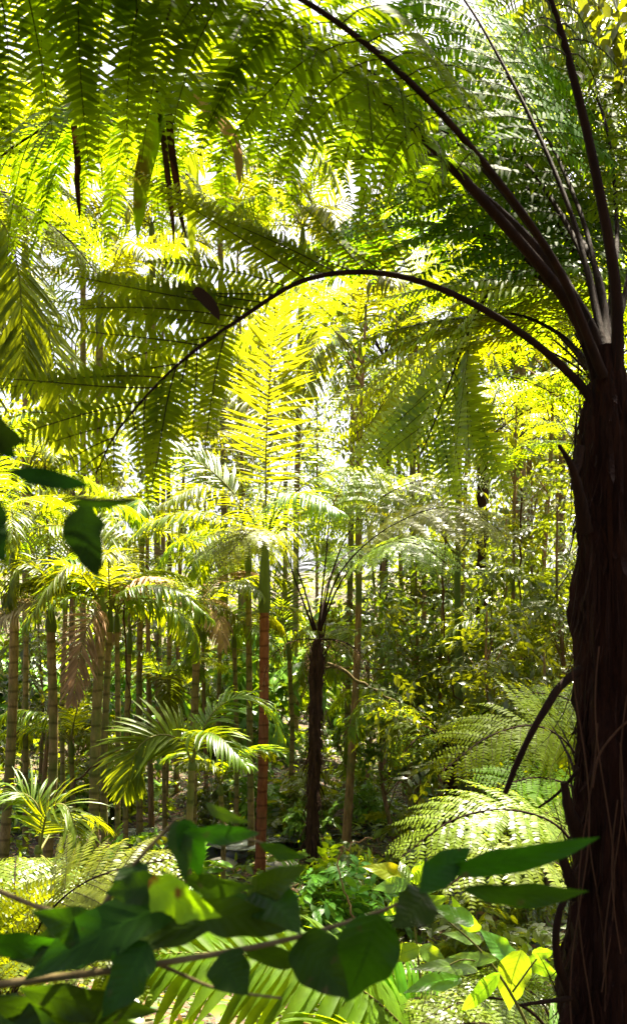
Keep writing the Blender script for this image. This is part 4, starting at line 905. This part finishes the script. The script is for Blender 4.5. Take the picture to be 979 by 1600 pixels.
leafy_branch('leafy_plant', 'bright plant with large hanging heart shaped leaf beside the shaggy trunk', 'plant', 4.4, [
    ([(850, 1700, 0), (830, 1620, 0), (790, 1540, 0), (745, 1480, 0), (700, 1440, 0)], .010, .004), ([(800, 1550, 0), (845, 1490, -.05), (880, 1470, -.1)], .005, .003), ([(770, 1510, 0), (720, 1500, 0), (670, 1530, 0)], .004, .003),
], [
    ((815, 1485), (795, 1578), 55, dict(k=.5, roll=.3)), ((805, 1510), (748, 1452), 40, dict(k=.4, roll=.3)), ((752, 1470), (690, 1458), 24, dict(k=.4, roll=.4)),
    ((748, 1455), (705, 1400), 30, dict(k=.5, roll=-.6)), ((740, 1445), (672, 1418), 34, dict(k=.5, roll=.5)), ((745, 1515), (640, 1515), 30, dict(k=.4, roll=.5)),
    ((720, 1528), (630, 1552), 34, dict(k=.4, roll=.4)), ((830, 1490), (868, 1488), 20, dict(k=.4)), ((775, 1500), (700, 1495), 26, dict(k=.4, roll=.4)), ((780, 1520), (720, 1580), 28, dict(k=.5)),
    ((820, 1500), (880, 1530), 30, dict(k=.5, roll=.5)), ((890, 1560), (893, 1480), 22, dict(k=.2, mat='broad_yellow')), ((880, 1640), (862, 1560), 26, dict(k=.3)),
], 'broad_light', 'stalk_green', seed=5, dj=.15)
leafy_branch('leafy_plant', 'glossy yellowish sapling standing behind the two long dark leaves', 'plant', 5.4, [
    ([(665, 1640, 0), (655, 1520, 0), (645, 1430, 0), (640, 1370, 0)], .009, .004),
], [
    ((640, 1378), (565, 1355), 34, dict(k=.5, roll=.3, mat='broad_yellow')), ((645, 1385), (580, 1390), 28, dict(k=.4, roll=.3)), ((640, 1378), (625, 1345), 22, dict(k=.4)), ((645, 1380), (662, 1340), 24, dict(k=.4, roll=-.5)),
    ((645, 1400), (600, 1430), 30, dict(k=.4)), ((650, 1420), (700, 1400), 30, dict(k=.4)), ((648, 1395), (700, 1370), 24, dict(k=.4)), ((655, 1480), (600, 1500), 30, dict(k=.4)), ((655, 1480), (700, 1510), 30, dict(k=.4)),
], 'broad_light', 'stalk_green', seed=6, dj=.15)

# ------------------------------------------------------------------ hanging straps and stray leaves
def strap(name, label, pts, D, wpx, mat, cat, face=(0, -1, .1)):
    C = curve(PP(pts, D), 14); T = nz(np.gradient(C, axis=0)); n = nz(np.asarray(face, float)); b = nz(np.cross(T, n))
    w_ = PROF['strap'](np.linspace(0, 1, 14)) * wpx / FPX * D / 2
    nn = np.cross(b, T); V = np.stack([C - b * w_[:, None] + nn * w_[:, None] * .3, C, C + b * w_[:, None] + nn * w_[:, None] * .3], 1)
    mb = MB(); i = (np.arange(13)[:, None] * 3 + np.arange(2)[None]).ravel(); mb.add(V.reshape(-1, 3), np.stack([i, i + 1, i + 4, i + 3], 1))
    solo(name, mb, mat, label, cat, 'long leaves hanging among the fern fronds', origin=C[0], smooth=True)
strap('hanging_leaf', 'broad green strap leaf hanging among the fern fronds', [(262, 140), (238, 220, .05), (222, 290, .08), (215, 372, .1)], 4.15, 30, 'fern_dark', 'leaf')
strap('hanging_leaf', 'curled brown dead leaf, hooked over between the fronds', [(285, 140), (345, 190, .02), (370, 235, .04), (374, 290, .05)], 4.15, 20, 'dead', 'leaf')
strap('hanging_leaf', 'dark withered leaf, left one of two hanging side by side', [(245, 145), (256, 220, .05), (265, 300, .05), (270, 345, .05), (272, 385, .05)], 4.15, 10, 'dead_red', 'leaf')
strap('hanging_leaf', 'dark withered leaf, right one of two hanging side by side', [(262, 145), (268, 230, .05), (280, 310, .05), (284, 345, .05), (293, 375, .05)], 4.15, 12, 'dead_red', 'leaf')
strap('hanging_leaf', 'thin dark withered leaf hanging beneath the stalk at upper left', [(112, 160), (122, 250, .05), (121, 280, .05), (125, 345, .05)], 4.15, 11, 'dead_red', 'leaf')
strap('hanging_leaf', 'long bright yellow leaf lit through beside the white gap', [(300, 240), (303, 290, .05), (300, 340, .05), (300, 400, .05)], 6.5, 18, 'palm_yellow', 'leaf')
strap('hanging_leaf', 'red brown dead leaf caught on the long low arching frond', [(303, 452), (318, 465, .0), (333, 482, .0), (343, 500, .0)], 2.95, 20, 'dead_red', 'leaf')

# ------------------------------------------------------------------ fallen and leaning stems, vines
def stem(name, label, pts, D, wpx, cat, mat='stalk_brown'):
    mb = MB(); C = curve(PP(pts, D), 24); C = C + RNG.normal(size=C.shape) * .012
    mb.tube(C, np.linspace(1, .5, 24) * wpx / FPX * D / 2, 6, jit=.2)
    solo(name, mb, mat, label, cat, 'leaning stems and vines in the wood', origin=C[0], smooth=True)
stem('leaning_branch', 'thin dead branch slanting down right from the dark slender tree fern', [(510, 1035), (580, 1075, .3), (650, 1115, .5), (715, 1150, .6)], 11, 6, 'branch')
stem('leaning_branch', 'dead branch lying level behind the straight pale brown tree', [(500, 1042), (560, 1044, .3), (625, 1046, .5)], 13.5, 5, 'branch')
stem('leaning_branch', 'pale forked twig standing between the dark tree fern and the sapling', [(560, 1460), (540, 1400), (530, 1340), (545, 1320), (580, 1310)], 8, 4, 'branch', 'tree_bark')
stem('leaning_branch', 'slanting pole leaning across two thin trunks right of centre', [(665, 930), (630, 980, .2), (590, 1050, .3), (560, 1130, .4)], 15, 5, 'branch')
stem('hanging_vine', 'thin vine looping down left of the mossy tree', [(700, 780), (690, 900, .1), (698, 1020, .1), (720, 1100, .2), (760, 1040, .3), (770, 900, .3)], 11.2, 3.5, 'vine', 'vine')
stem('hanging_vine', 'straight vine hanging right of the very thin tree', [(815, 760), (812, 900, .1), (818, 1040, .1), (808, 1190, .1)], 11.8, 3.5, 'vine', 'vine')
stem('hanging_vine', 'thin vine between the left cluster and the thin pale palm', [(200, 880), (196, 1000), (203, 1120, .1), (197, 1260, .1)], 11.6, 3.5, 'vine', 'vine')
stem('leaning_branch', 'dry fallen frond stalk leaning against the three trunk cluster', [(95, 1250), (135, 1205, .2), (180, 1180, .3), (215, 1178, .4)], 10, 4, 'branch', 'vine')
